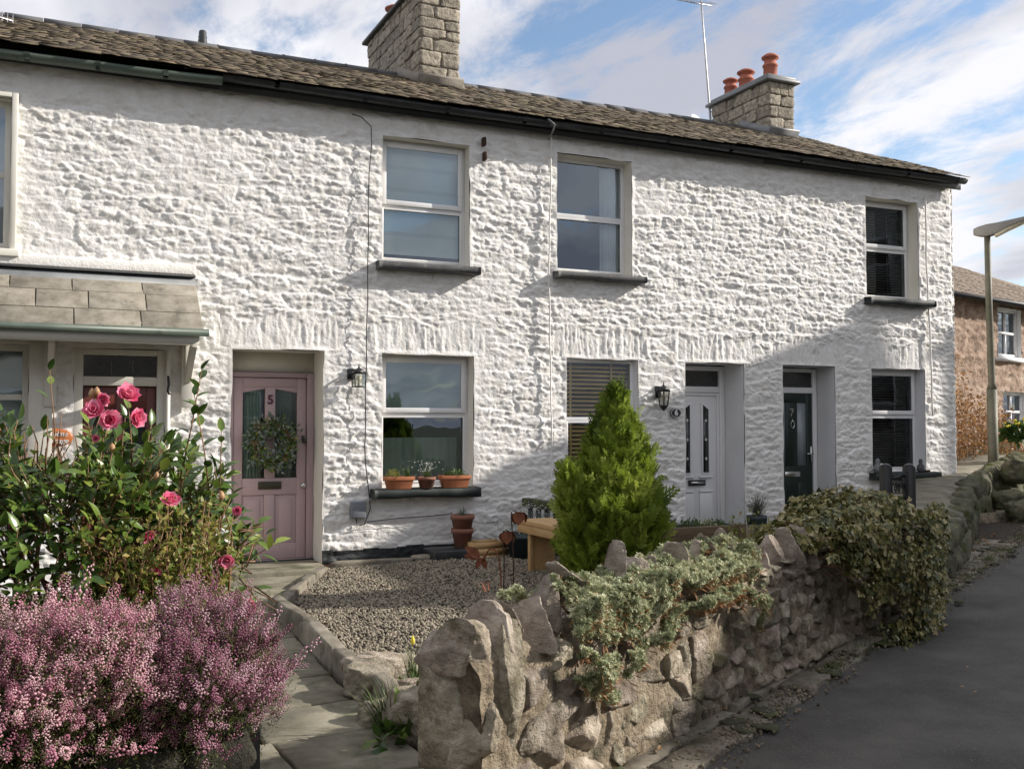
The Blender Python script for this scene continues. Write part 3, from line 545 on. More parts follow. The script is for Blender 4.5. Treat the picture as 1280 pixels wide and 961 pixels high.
for i in range(4):
    h = thing('terraced_cottage', ((HX[i] + HX[i + 1]) / 2, D, 0), HLAB[i], 'cottage', 'white cottages of the terrace'); HC.append(h)
    a, b_ = facade(i); wl = a.build('wall', M['wall'], h, smooth=True); pb = b_.build('plinth', M['plinth'], h, smooth=True)
    # interior shell: floors, party walls, back
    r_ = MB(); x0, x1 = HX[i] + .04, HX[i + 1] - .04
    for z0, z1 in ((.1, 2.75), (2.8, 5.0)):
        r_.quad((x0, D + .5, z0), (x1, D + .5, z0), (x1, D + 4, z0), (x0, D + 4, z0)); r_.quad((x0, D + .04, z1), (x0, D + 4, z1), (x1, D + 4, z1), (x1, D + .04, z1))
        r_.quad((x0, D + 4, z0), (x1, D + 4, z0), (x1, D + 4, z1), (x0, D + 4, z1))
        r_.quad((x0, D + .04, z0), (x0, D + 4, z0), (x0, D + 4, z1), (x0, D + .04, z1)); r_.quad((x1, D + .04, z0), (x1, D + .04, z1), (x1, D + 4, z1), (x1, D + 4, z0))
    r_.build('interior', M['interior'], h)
# gable end and back wall
YR, ZR, ZE, YB = 14.15, 6.70, 5.12, 17.6
gb = MB(); ny, nz_ = 90, 70
ys_ = np.linspace(D - .0, YB, ny); us = np.linspace(0, 1, nz_); YY, UU = np.meshgrid(ys_, us)
top = np.where(YY < YR, ZE + (ZR - ZE) * (YY - D + .35) / (YR - D + .35), ZR - (ZR - ZE) * (YY - YR) / (YB - YR)) - .03
ZZ = -.1 + (top + .1) * UU; hh = rubble(YY.ravel(), ZZ.ravel(), 31) ; XX = 12.11 + hh - .02 * (1 - sstep((YY.ravel() - D) / .1)) - .02
Vq = np.stack([XX, YY.ravel(), ZZ.ravel()], 1)
gb.add(Vq, [(j * ny + i, j * ny + i + 1, (j + 1) * ny + i + 1, (j + 1) * ny + i) for j in range(nz_ - 1) for i in range(ny - 1)])
gb.build('gable_wall', M['wall'], HC[3], smooth=True)
for i in range(4):
    b_ = MB(); b_.box(HX[i], HX[i + 1] - .06, YB, YB + .02, -.1, ZE - .05); b_.build('rear_wall', M['roughcast'], HC[i])
b_ = MB(); b_.box(-3.22, -3.2, D, YB, -.1, ZE); b_.build('side_wall', M['roughcast'], HC[0])
# ------------------------------------------------------------------ roofs
RS = (ZR - ZE) / (YR - (D - .30)); Y0e, Z0e = D - .30, ZE + .03
def roofz(y): return Z0e + RS * (y - Y0e)
SL = math.hypot(YR - Y0e, RS * (YR - Y0e)); ang = math.atan(RS); dS = np.array([0, math.cos(ang), math.sin(ang)]); nS = np.array([0, -math.sin(ang), math.cos(ang)])
UB = cubegrid(2)
for i in range(4):
    rs = np.random.default_rng(40 + i); x0, x1 = HX[i] - (.0), HX[i + 1] + (.02 if i == 3 else 0)
    mb = MB(); s = 0.; P = []; S = []; A = []
    rowl = .175
    while s < SL + .0:
        x = x0 - rs.random() * .2 if i == 0 else x0
        while x < x1 - .02:
            w_ = min(rs.uniform(.11, .30), x1 - x)
            if x1 - x - w_ < .08: w_ = x1 - x
            th = rs.uniform(.006, .013); le = rowl * 1.6
            c = np.array([x + w_ / 2, Y0e, Z0e]) + dS * (s + le / 2 + rs.uniform(-.015, .012)) + nS * (.010 + rs.uniform(0, .007))
            P.append(c); S.append((w_ / 2 * .985, le / 2, th / 2)); A.append((rs.normal(0, .012), -.045 + rs.normal(0, .010))); x += w_
        s += rowl; rowl = max(.10, rowl * .972)
    P, S, A = np.array(P), np.array(S), np.array(A)
    # sag and unevenness
    P[:, 2] += .022 * fbm(P[:, 0] * .6, P[:, 1] * .8, 0, 2, 5)
    dd = np.stack([A[:, 0], np.cos(ang + A[:, 1]), np.sin(ang + A[:, 1])], 1); R = frames(dd, np.tile(nS, (len(P), 1)))
    scatter(mb, UB, P, R, S, rs.random(len(P)))
    mb.V[0] += np.stack([np.zeros(len(mb.V[0])), np.zeros(len(mb.V[0])), .006 * vn(mb.V[0][:, 0] * 30, mb.V[0][:, 1] * 30, 0, 3)], 1)
    rf = mb.build('roof', M['slate'], HC[i])
    un = MB(); un.quad((x0, Y0e + .05, roofz(Y0e + .05) - .02), (x1, Y0e + .05, roofz(Y0e + .05) - .02), (x1, YR, ZR - .02), (x0, YR, ZR - .02))
    un.quad((x0, YR, ZR - .02), (x1, YR, ZR - .02), (x1, YB + .3, ZE - .15), (x0, YB + .3, ZE - .15)); un.build('rear_roof_slope', M['roofb'], rf)
    # ridge tiles
    rb = MB(); x = x0
    while x < x1 - .05:
        l_ = min(.45, x1 - x); dz_ = rs.uniform(-.006, .010)
        rb.prism([(-.15, -.045), (-.11, .015), (-.04, .06), (.04, .06), (.11, .015), (.15, -.045)], x + .004, x + l_ - .004, M=Matrix.Translation((0, YR, ZR + .02 + dz_)) @ Matrix(((0, 1, 0, 0), (1, 0, 0, 0), (0, 0, 1, 0), (0, 0, 0, 1))))
        if 1.8 < x < 4.3: rb.lathe((x + .01, YR, ZR + .07 + dz_), [(.035, -.02), (.035, .012), (.02, .025)], 8)
        x += l_
    rb.build('ridge', M['ridge'], rf)
    # soffit board + gutter
    fb = MB(); fb.box(x0, x1, D - .13, D - .105, ZT - .10, ZT + .035); fb.box(x0, x1, D - .13, D + .05, ZT + .012, ZT + .03); fb.build('eaves_board', M['blackp'], HC[i])
GUT = [(-3.2, 1.62, -.06, 'gutterg'), (1.62, 5.5, 0, 'blackp'), (5.5, 8.54, .0, 'blackp'), (8.54, 12.13, .0, 'blackp')]
for i, (a, b_, dz_, mm) in enumerate(GUT):
    mb = MB(); P = []
    for t in np.linspace(-.1, math.pi + .1, 11): P.append((-.062 * math.cos(t), -.066 * math.sin(t)))
    xsg = np.arange(a, b_, .3).tolist() + [b_]; k = len(P); V = []
    for x in xsg:
        sag = .008 * math.sin(x * 1.1) + dz_ * (1 if i else (1 if x < 1.0 else 1 - (x - 1.0) / .62 * .35))
        for r_ in (1., .9):
            for u, v in (P if r_ == 1. else P[::-1]): V.append((x, D - .20 + u * r_, ZT + .025 + sag + v * r_))
    k2 = 2 * k; F = [(q * k2 + j, q * k2 + (j + 1) % k2, (q + 1) * k2 + (j + 1) % k2, (q + 1) * k2 + j) for q in range(len(xsg) - 1) for j in range(k2)]
    F += [tuple(range(k2)), tuple((len(xsg) - 1) * k2 + j for j in range(k2))]
    mb.add(V, F); gt = mb.build('gutter', M[mm], HC[i], smooth=False)
    for x in np.arange(a + .55, b_ - .05, .95 if i else .62):   # joints / clips
        c_ = MB(); sag = .008 * math.sin(x * 1.1) + dz_ * (1 if i else (1 if x < 1.0 else 1 - (x - 1.0) / .62 * .35)); V = []
        for xx in (x - .022, x + .022):
            for u, v in P: V.append((xx, D - .20 + u * 1.09, ZT + .027 + sag + v * 1.09))
        c_.add(V, [(j, j + 1, j + 1 + k, j + k) for j in range(k - 1)] + [(j + k, j + 1 + k, j + 1, j) for j in range(k - 1)]); c_.build('bracket', M[mm], gt)
# ------------------------------------------------------------------ chimneys
def chimney(house, x0, x1, y0, y1, ztop, name, pots, seed, potz=.0, prefix=''):
    rs = np.random.default_rng(seed); root = MB()
    zb = roofz(y0) - .1
    root.box(x0 + .012, x1 - .012, y0 + .012, y1 - .012, zb - .2, ztop - .01, .5)
    z = roofz(y0) + .14
    ch = root.build('chimney', M['mortar'], house)
    st = MB()
    z = zb - .1
    while z < ztop - .05:
        hh = min(rs.uniform(.13, .22), ztop - z)
        for (ax, a, b_, c_, sg) in (('x', x0, x1, y0, -1), ('x', x0, x1, y1, 1), ('y', y0, y1, x0, -1), ('y', y0, y1, x1, 1)):
            t = a
            while t < b_ - .02:
                w_ = rs.uniform(.16, .42)
                if b_ - t - w_ < .12: w_ = b_ - t
                cc = t + w_ / 2; dep = .05 + rs.uniform(0, .022)
                if ax == 'x': rock(st, (cc, c_ - sg * .045, z + hh / 2), (w_ / 2 * .98, dep, hh / 2 * .96), None, rs.integers(1e6), T=CG6, k=26, rough=.05, cuts=4, cut=(.95, 1.25), fine=.010)
                else: rock(st, (c_ - sg * .045, cc, z + hh / 2), (dep, w_ / 2 * .98, hh / 2 * .96), None, rs.integers(1e6), T=CG6, k=26, rough=.05, cuts=4, cut=(.95, 1.25), fine=.010)
                t += w_
        z += hh
    st.build('chimney_stonework', M['cstone'], ch)
    cp = MB(); cp.box(x0 - .08, x1 + .08, y0 - .09, y1 + .12, ztop, ztop + .055, .6); cp.box(x0 - .03, x1 + .03, y0 - .03, y1 + .03, ztop + .057, ztop + .12, .3)
    cp.build('chimney_cap', M['lead'] if seed == 2 else M['ridge'], ch, bevel=.012)
    for (px_, py_, hz, r_) in pots:
        pm = MB(); pm.lathe((px_, py_, ztop + .10), [(r_ * 1.05, 0), (r_ * .95, .02), (r_ * .92, hz * .5), (r_ * 1.05, hz * .52), (r_ * 1.05, hz * .58), (r_ * .82, hz * .62), (r_ * .80, hz * .78), (r_ * 1.15, hz * .80), (r_ * 1.18, hz * .86), (r_ * .7, hz * .95), (r_ * .2, hz)], 20)
        pm.build('chimney_pot', M['chpot'], ch, smooth=False)
    # sloping stone base moulding / flashing following the roof
    fl = MB(); zf = roofz(y0) 
    prof = [(-.02, .0), (-.10, .10), (-.10, .125), (.02, .135)]
    V = [(x, y0 + u, zf + v) for x in (x0 - .04, x1 + .04) for u, v in prof]; fl.add(V, [(0, 1, 5, 4), (1, 2, 6, 5), (2, 3, 7, 6), (0, 3, 2, 1), (4, 5, 6, 7)])
    for sx, xx in ((-1, x0), (1, x1)):
        V = []
        for yy in (y0 - .02, min(y1, YR)):
            zz_ = roofz(yy); V += [(xx + sx * .10, yy, zz_ + .0), (xx + sx * .035, yy, zz_ + .15), (xx, yy, zz_ + .15), (xx, yy, zz_ - .02)]
        fl.add(V, [(0, 1, 5, 4), (1, 2, 6, 5), (0, 3, 2, 1), (4, 5, 6, 7), (3, 0, 4, 7)])
    fl.build('flashing', M['mortar'] if seed == 1 else M['lead'], ch)
    return ch
c1 = chimney(HC[1], 4.74, 5.34, 13.3, 15.75, 7.78, 'a', [(5.04, 13.8, .42, .14), (5.04, 15.3, .42, .14)], 1)
c2 = chimney(HC[3], 10.98, 11.52, 13.45, 15.0, 7.36, 'b', [(11.25, 13.72, .50, .125), (11.25, 14.38, .44, .135), (11.22, 14.78, .40, .12)], 2)
# slab shelf on the back corner of chimney 1
b_ = MB(); b_.box(4.60, 4.78, 15.5, 15.9, 7.0, 7.07, .3); b_.build('projecting_slate', M['ridge'], c1)
# ------------------------------------------------------------------ windows and doors
def reveal(house, k, m, sill=True):
    x0, x1, z0, z1, dp = OP[k]; b = MB(); y0, y1 = D - .012, D + dp + .03; rs = np.random.default_rng(5); n_ = 24
    def strip(fa):
        V = []; 
        for t in np.linspace(0, 1, n_):
            for q in (0, .5, 1): V.append(fa(t, q))
        b.add(V, [(i * 3 + j, i * 3 + j + 1, (i + 1) * 3 + j + 1, (i + 1) * 3 + j) for i in range(n_ - 1) for j in (0, 1)])
    w_ = lambda t, s: .006 * float(vn(t * 7, s, 0, 5))
    strip(lambda t, q: (x0 + .006 + w_(t, x0), y0 + (y1 - y0) * q, z0 + (z1 - z0) * t))
    strip(lambda t, q: (x1 - .006 + w_(t, x1), y0 + (y1 - y0) * q, z0 + (z1 - z0) * t))
    strip(lambda t, q: (x0 + (x1 - x0) * t, y0 + (y1 - y0) * q, z1 - .004 + w_(t, z1 + 3)))
    strip(lambda t, q: (x0 + (x1 - x0) * t, y0 + (y1 - y0) * q, z0 + .002))
    return b.build('reveal', m, house, smooth=True)
def sill(win, x0, x1, z0, z1, m, seed, out_=.15, chip=True):
    b = MB(); n_ = 26; rs = np.random.default_rng(seed); V = []
    for i, x in enumerate(np.linspace(x0, x1, n_)):
        a = float(vn(x * 7, seed, 0, 1)) * .006; c_ = float(vn(x * 4, seed, 0, 2)) * .010
        V += [(x, D - out_ + a, z1 - .012), (x, D - out_ + .01 + a, z1), (x, D + .06, z1 + .012), (x, D + .06, z0), (x, D - out_ + .02 + a, z0 + c_), (x, D - out_ + a, z0 + c_ + .008)]
    F = [(i * 6 + j, i * 6 + (j + 1) % 6, (i + 1) * 6 + (j + 1) % 6, (i + 1) * 6 + j) for i in range(n_ - 1) for j in range(6)] + [tuple(range(6)), tuple((n_ - 1) * 6 + j for j in range(5, -1, -1))]
    b.add(V, F); return b.build('sill', m, win)
def window(house, k, split, top=(.055, .07), bot=(.045, .02), m=None, fw=.05, gm='glass'):
    """outer frame, opening top sash, fixed lower light"""
    m = m or M['upvc']; x0, x1, z0, z1, dp = OP[k]; Y = D + dp; b = MB()
    x0 += .004; x1 -= .004
    def fr(a, b2, c, d, w_, ya, yb): # rectangular ring
        b.box(a, a + w_, ya, yb, c, d); b.box(b2 - w_, b2, ya, yb, c, d); b.box(a + w_, b2 - w_, ya, yb, d - w_, d); b.box(a + w_, b2 - w_, ya, yb, c, c + w_)
    fr(x0, x1, z0, z1, fw, Y - .035, Y + .035)
    b.box(x0 + fw, x1 - fw, Y - .034, Y + .034, split - .028, split + .028)
    w1 = top[0]
    if w1: fr(x0 + fw - .012, x1 - fw + .012, split + .012, z1 - fw + .012, w1, Y - .062, Y - .037)
    w2 = bot[0]
    if w2: fr(x0 + fw - .004, x1 - fw + .004, z0 + fw - .004, split - .024, bot[1], Y - .048, Y - .036)
    o = b.build('window', m, house, bevel=.005)
    p = MB(); ya = Y - .02
    i1 = fw + (w1 or 0) - .02; p.quad((x0 + i1, Y - .045 if w1 else ya, split + .03), (x1 - i1, Y - .045 if w1 else ya, split + .03), (x1 - i1, Y - .045 if w1 else ya, z1 - i1), (x0 + i1, Y - .045 if w1 else ya, z1 - i1)); p.build('pane', M[gm], o)
    p = MB(); p.quad((x0 + fw - .005, ya, z0 + fw - .005), (x1 - fw + .005, ya, z0 + fw - .005), (x1 - fw + .005, ya, split), (x0 + fw - .005, ya, split)); p.build('pane', M[gm], o)
    return o
def romanblind(o, x0, x1, z0, z1, Y, folds, m):
    b = MB(); n_ = 12 * folds; V = []
    for i, z in enumerate(np.linspace(z1, z0, n_)):
        u = (i / n_ * folds) % 1; d = -.025 * u if u < .93 else 0
        V += [(x0, Y + d, z), ((x0 + x1) / 2, Y + d - .008, z), (x1, Y + d, z)]
    b.add(V, [(i * 3 + j, i * 3 + j + 1, (i + 1) * 3 + j + 1, (i + 1) * 3 + j) for i in range(n_ - 1) for j in (0, 1)]); b.build('roman_blind', m, o, smooth=False)
def venetian(o, x0, x1, z0, z1, Y, pitch, m, tilt=35, wd=.05):
    b = MB(); z = z0
    while z < z1:
        b.box(x0, x1, -wd / 2, wd / 2, -.0015, .0015, random.random(), M=Matrix.Translation((0, Y, z)) @ Matrix.Rotation(rad(tilt), 4, 'X')); z += pitch
    s = b.build('slatted_blind', m, o)
    t = MB()
    for x in (x0 + .1, x1 - .25): t.box(x - .013, x + .013, Y - wd / 2 - .004, Y - wd / 2 - .002, z0, z1)
    t.build('blind_tape', m, s)
def curtain(o, x0, x1, z0, z1, Y, m):
    b = MB(); n_ = 40; V = []
    for i, x in enumerate(np.linspace(x0, x1, n_)):
        d = .03 * math.sin(i * .9) + .01 * math.sin(i * 2.3)
        V += [(x, Y + d, z0), (x, Y + d * .8, z1)]
    b.add(V, [(2 * i, 2 * i + 2, 2 * i + 3, 2 * i + 1) for i in range(n_ - 1)]); b.build('curtain', m, o, smooth=True)
H0, H5, H6, H7 = HC
for h, k, m_ in ((H5, 'd5', 'reveal'), (H5, 'w5u', 'reveal'), (H5, 'w5l', 'reveal'), (H6, 'w6u', 'reveal'), (H6, 'w6l', 'revealw'), (H6, 'd6', 'revealw'), (H7, 'd7', 'revealw'), (H7, 'w7u', 'reveal'), (H7, 'w7l', 'revealw'), (H0, 'hw', 'reveal'), (H0, 'hd', 'reveal'), (H0, 'hu', 'reveal')):
    reveal(h, k, M[m_])
o = window(H5, 'w5u', 4.05, bot=(.045, .02)); sill(o, 3.31, 4.51, 3.30, 3.385, M['dsill'], 3); romanblind(o, 3.42, 4.39, 3.52, 4.76, D + .245, 5, M['blind'])
o = window(H5, 'w5l', 1.72); sill(o, 3.26, 4.50, .80, .895, M['bsill'], 4, .19); romanblind(o, 3.43, 4.44, 1.70, 2.34, D + .265, 2, M['blindg']); curtain(o, 3.43, 4.44, .95, 1.45, D + .42, M['blindg'])
o = window(H6, 'w6u', 4.14, top=(0, 0), bot=(.03, .025)); sill(o, 5.50, 6.73, 3.335, 3.41, M['dsill'], 5); curtain(o, 6.30, 6.56, 3.45, 4.8, D + .27, M['curtain'])
o = window(H6, 'w6l', 1.66, gm='glassn', top=(0, 0), bot=(.03, .02)); sill(o, 5.62, 6.75, .80, .89, M['dsill'], 6); venetian(o, 5.72, 6.64, .95, 2.35, D + .175, .052, M['venet'], 58, .034)
o = window(H7, 'w7u', 4.10, gm='glassn'); sill(o, 10.36, 11.58, 3.265, 3.36, M['bsill'], 7); venetian(o, 10.43, 11.35, 3.42, 4.75, D + .31, .036, M['dblind'], 40, .03); curtain(o, 10.7, 11.0, 3.5, 4.7, D + .42, M['curtain'])
o = window(H7, 'w7l', 1.73, gm='glassn'); sill(o, 10.40, 11.63, .83, .925, M['bsill'], 8); venetian(o, 10.5, 11.43, .97, 2.34, D + .29, .036, M['dblind'], 40, .03)
# left cottage windows (cream timber)
def sashwin(house, k, split, surround, pale):
    x0, x1, z0, z1, dp = OP[k]; o = window(house, k, split, top=(0, 0), bot=(0, 0), m=M['cream'], fw=.06)
    b = MB(); b.box(x1 - .004, x1 + surround, D - .075, D + .03, z0 - .02, z1 + .05); b.box(x0 - .1, x1 - .006, D - .075, D + .03, z1, z1 + .05)
    b.box(x0 - .1, x1 + surround + .03, D - .12, D + .03, z0 - .09, z0 - .022); b.build('surround', M['cream'], o, bevel=.006)
    c = MB(); c.quad((x0 + .05, D + .25, z0), (x1 - .02, D + .25, z0), (x1 - .02, D + .25, z1), (x0 + .05, D + .25, z1)); c.build('roller_blind', pale, o)
    return o
sashwin(H0, 'hu', 3.98, .05, M['curtain']); sashwin(H0, 'hw', 1.86, .20, M['blind'])
# doors
def text(s, size, x, y, z, m, parent=None, name='lettering', shear=0, ext=.004, rz=0, bold=0, origin=None):
    cu = bpy.data.curves.new('t', 'FONT'); cu.body = s; cu.size = size; cu.extrude = ext; cu.align_x = 'CENTER'; cu.align_y = 'CENTER'; cu.shear = shear; cu.offset = bold
    t = bpy.data.objects.new('t', cu); COL.objects.link(t); dg = bpy.context.evaluated_depsgraph_get(); me = bpy.data.meshes.new_from_object(t.evaluated_get(dg)); bpy.data.objects.remove(t)
    R = Matrix.Translation((x, y, z)) @ Matrix.Rotation(rad(90), 4, 'X'); mb_ = MB()
    V = [tuple(R @ v.co) for v in me.vertices]; mb_.add(V, [tuple(p.vertices) for p in me.polygons]); bpy.data.meshes.remove(me)
    return mb_.build(name, m, parent)
def door5():
    Y = D + .42; x0, x1 = 1.79, 2.735; z0, z1 = .145, 2.135
    p = MB(); p.box(x0, x1, Y - .01, Y + .03, z1 + .035, 2.39); p.build('fanlight_panel', M['reveal'], H5)
    f = MB(); f.box(x0, x0 + .075, Y - .045, Y + .05, z0 - .04, z1 + .03); f.box(x1 - .075, x1, Y - .045, Y + .05, z0 - .04, z1 + .03); f.box(x0 + .075, x1 - .075, Y - .045, Y + .05, z1 - .025, z1 + .03); f.box(x0 + .077, x1 - .077, Y - .04, Y + .05, z0 - .04, z0, .1)
    a, b = x0 + .08, x1 - .08; zt = z1 - .03; d = MB(); yf, yb = Y - .012, Y + .032; c = (a + b) / 2
    # stiles, rails, muntin with sloped-top glass openings
    d.box(a, a + .10, yf, yb, z0 + .004, zt); d.box(b - .10, b, yf, yb, z0 + .004, zt); d.box(a + .10, b - .10, yf, yb, z0 + .004, z0 + .17); d.box(a + .10, b - .10, yf, yb, .84, 1.02)
    d.box(c - .055, c + .055, yf, yb, 1.02, zt - .1); d.box(c - .055, c + .055, yf, yb, z0 + .17, .84)
    for s_ in (-1, 1):
        xo = c + s_ * (b - a - .2) / 2; xi = c + s_ * .055
        d.prism(sorted_poly([(xo, zt - .16), (xo, zt - .10), (xi, zt - .10), (xi, zt - .12)]), yf, yb)
    d.box(a + .10, b - .10, yf, yb, zt - .10, zt)
    dr = d.build('door', M['pink'], H5, bevel=.006)
    f.build('door_frame', M['pinkd'], dr, bevel=.006)
    q = MB()
    for s_ in (-1, 1):
        xa, xb = sorted((c + s_ * .055, c + s_ * ((b - a) / 2 - .10)))
        q.box(xa, xb, Y + .008, Y + .02, z0 + .17, .84)                      # recessed panel
        q.prism([(xa + .05, z0 + .22), (xb - .05, z0 + .22), (xb - .05, .79), (xa + .05, .79)], Y - .004, Y + .008)
    q.build('door_panel', M['pink'], dr, bevel=.008)
    gq = MB(); gq.quad((a + .09, Y + .015, 1.0), (b - .09, Y + .015, 1.0), (b - .09, Y + .015, zt - .09), (a + .09, Y + .015, zt - .09)); gq.build('door_glass', M['glassd'], dr)
    curtain(dr, a + .10, c - .09, 1.0, zt, Y + .07, M['blind']); curtain(dr, c + .06, b - .14, 1.0, zt, Y + .07, M['blindg'])
    l = MB(); l.box(c - .125, c + .125, yf - .012, yf - .001, .90, .985); l.box(c - .10, c + .10, yf - .018, yf - .0125, .915, .97); l.build('letter_plate', M['brass'], dr, bevel=.003)
    h = MB(); h.lathe((0, 0, 0), [(.028, 0), (.028, .006), (.012, .012), (.012, .03), (.028, .04), (.03, .055), (.018, .068)], 16, M=Matrix.Translation((b - .035, yf, .935)) @ Matrix.Rotation(rad(90), 4, 'X')); h.build('door_knob', M['chrome'], dr, smooth=True)
    h = MB(); h.box(b - .045, b + .005, yf - .03, yf - .001, 1.40, 1.45); h.box(b - .05, b - .02, yf - .03, yf - .001, 1.43, 1.48); h.build('latch', M['lowglass'], dr, bevel=.004)
    text('5', .135, c - .0, yf - .003, 1.865, M['plumt'], dr, 'door_number', bold=.004)
    k = MB(); k.box(x0 - .0, x1, Y - .08, Y - .0, z0 - .06, z0 - .005); k.build('door_sill', M['dgreen'], dr)
def sorted_poly(P):
    cx = sum(p[0] for p in P) / len(P); cz = sum(p[1] for p in P) / len(P); return sorted(P, key=lambda p: math.atan2(p[1] - cz, p[0] - cx))
door5()
def door6():
    Y = D + .42; x0, x1 = 7.40, 8.275; z0 = .20
    f = MB()
    for (a, b, c, d) in ((x0, x0 + .06, z0, 2.37), (x1 - .085, x1, z0, 2.37), (x0 + .06, x1 - .085, 2.31, 2.37), (x0 + .06, x1 - .085, 2.02, 2.10), (x0 + .06, x1 - .085, z0, z0 + .03)): f.box(a, b, Y - .035, Y + .035, c, d)
    a, b = x0 + .062, x1 - .088; zt = 2.015; yf = Y - .02; c = (a + b) / 2
    d = MB(); gl = [(c - .19, c - .105), (c + .105, c + .19)]
    d.box(a, b, yf + .015, Y + .03, z0 + .032, zt)
    dr = d.build('door', M['upvc'], H6, bevel=.004); f.build('door_frame', M['upvc'], dr, bevel=.005)
    q = MB()
    for (u, v) in ((a, a + .035), (b - .035, b)): q.box(u, v, yf - .008, yf + .014, z0 + .034, zt)
    q.box(a + .035, b - .035, yf - .008, yf + .014, zt - .035, zt)
    for u, v in gl:
        s_ = 1 if u < c else -1; zz0, zz1 = .97, 1.80; hi_ = zz1 + .05; e_ = .025
        PL = [(u - e_, zz0 - e_), (v + e_, zz0 - e_), (v + e_, (zz1 + .06 if s_ > 0 else zz1) + e_), (u - e_, (zz1 if s_ > 0 else zz1 + .06) + e_)]
        q.prism(PL, yf - .004, yf + .014)
        g_ = MB(); g_.prism([(u, zz0), (v, zz0), (v, zz1 + (.06 if s_ > 0 else 0)), (u, zz1 + (0 if s_ > 0 else .06))], yf - .008, yf - .005); g_.build('door_glass', M['dkglass'], dr)
        for zz_ in (1.15, 1.4, 1.65): k_ = MB(); k_.prism([((u + v) / 2 - .02, zz_), ((u + v) / 2, zz_ - .025), ((u + v) / 2 + .02, zz_), ((u + v) / 2, zz_ + .025)], yf - .010, yf - .0085); k_.build('glass_diamond', M['curtain'], dr)
        q.box(u - .06, v + .06, yf - .014, yf + .014, .90, .93); q.box(u - .06, v + .06, yf - .010, yf + .014, .71, .74)
        q.box(u - .06, v + .06, yf - .004, yf + .014, .30, .70)
        q.box(u - .06, v + .06, yf - .010, yf + .014, .27, .29)
    q.build('door_panel', M['upvc'], dr, bevel=.005)
    l = MB(); l.box(c - .13, c + .13, yf - .02, yf + .01, .80, .875); l.build('letter_plate', M['blackp'], dr, bevel=.004); l = MB(); l.box(c - .105, c + .105, yf - .028, yf - .021, .825, .85); l.build('letter_flap', M['chrome'], dr)
    h = MB(); h.box(a + .01, a + .035, yf - .03, yf - .009, 1.12, 1.34); h.tube([(a + .022, yf - .03, 1.26), (a + .022, yf - .06, 1.26), (a + .13, yf - .06, 1.255)], .009, 8); h.build('handle', M['chrome'], dr)
    p = MB(); p.quad((x0 + .05, Y, 2.09), (x1 - .08, Y, 2.09), (x1 - .08, Y, 2.32), (x0 + .05, Y, 2.32)); p.build('fanlight', M['dkglass'], dr)
door6()
def door7():
    Y = D + .36; x0, x1 = 8.94, 9.795; z0 = .22
    f = MB()
    for (a, b, c, d) in ((x0, x0 + .06, z0, 2.37), (x1 - .07, x1, z0, 2.37), (x0 + .06, x1 - .07, 2.32, 2.37), (x0 + .06, x1 - .07, 2.03, 2.11), (x0 + .06, x1 - .07, z0, z0 + .03)): f.box(a, b, Y - .035, Y + .035, c, d)
    a, b = x0 + .062, x1 - .073; zt = 2.025; yf = Y - .015; c = (a + b) / 2
    d = MB(); g1, g2 = (a + .10, a + .26), (b - .26, b - .10); za, zb = 1.03, 1.90
    for (u, v, s_, t_) in ((a, g1[0], z0 + .032, zt), (g1[1], g2[0], za, zb), (g2[1], b, z0 + .032, zt), (g1[0], g2[1], zb, zt), (g1[0], g2[1], z0 + .032, za)): d.box(u, v, yf, Y + .03, s_, t_)
    dr = d.build('door', M['green'], H7, bevel=.005); f.build('door_frame', M['upvc'], dr, bevel=.005)
    for u, v in (g1, g2):
        q = MB(); q.box(u - .0, v + .0, yf + .012, yf + .02, za, zb); q.build('door_glass', M['obsc'], dr)
        q = MB(); q.box(u, v, yf - .006, yf - .001, .33, .80); q.build('door_panel', M['green'], dr, bevel=.004)
    l = MB(); l.box(c - .13, c + .13, yf - .014, yf - .001, .885, .955); l.build('letter_plate', M['chrome'], dr, bevel=.003)
    text('7', .15, c, yf - .004, 1.76, M['chrome'], dr, 'door_number', bold=.003)
    k = MB(); k.tube([(c + .03 * math.cos(t), yf - .02, 1.60 + .05 * math.sin(t)) for t in np.linspace(-4.2, 1.2, 14)], .008, 6); k.tube([(c, yf - .012, 1.67), (c, yf - .02, 1.63)], .012, 8); k.build('knocker', M['chrome'], dr)
    h = MB(); h.box(b - .045, b - .015, yf - .02, yf - .001, 1.08, 1.30); h.tube([(b - .03, yf - .02, 1.20), (b - .03, yf - .055, 1.20), (b - .14, yf - .055, 1.195)], .009, 8); h.build('handle', M['chrome'], dr)
    p = MB(); p.quad((x0 + .05, Y, 2.10), (x1 - .06, Y, 2.10), (x1 - .06, Y, 2.33), (x0 + .05, Y, 2.33)); p.build('fanlight', M['dkglass'], dr)
door7()
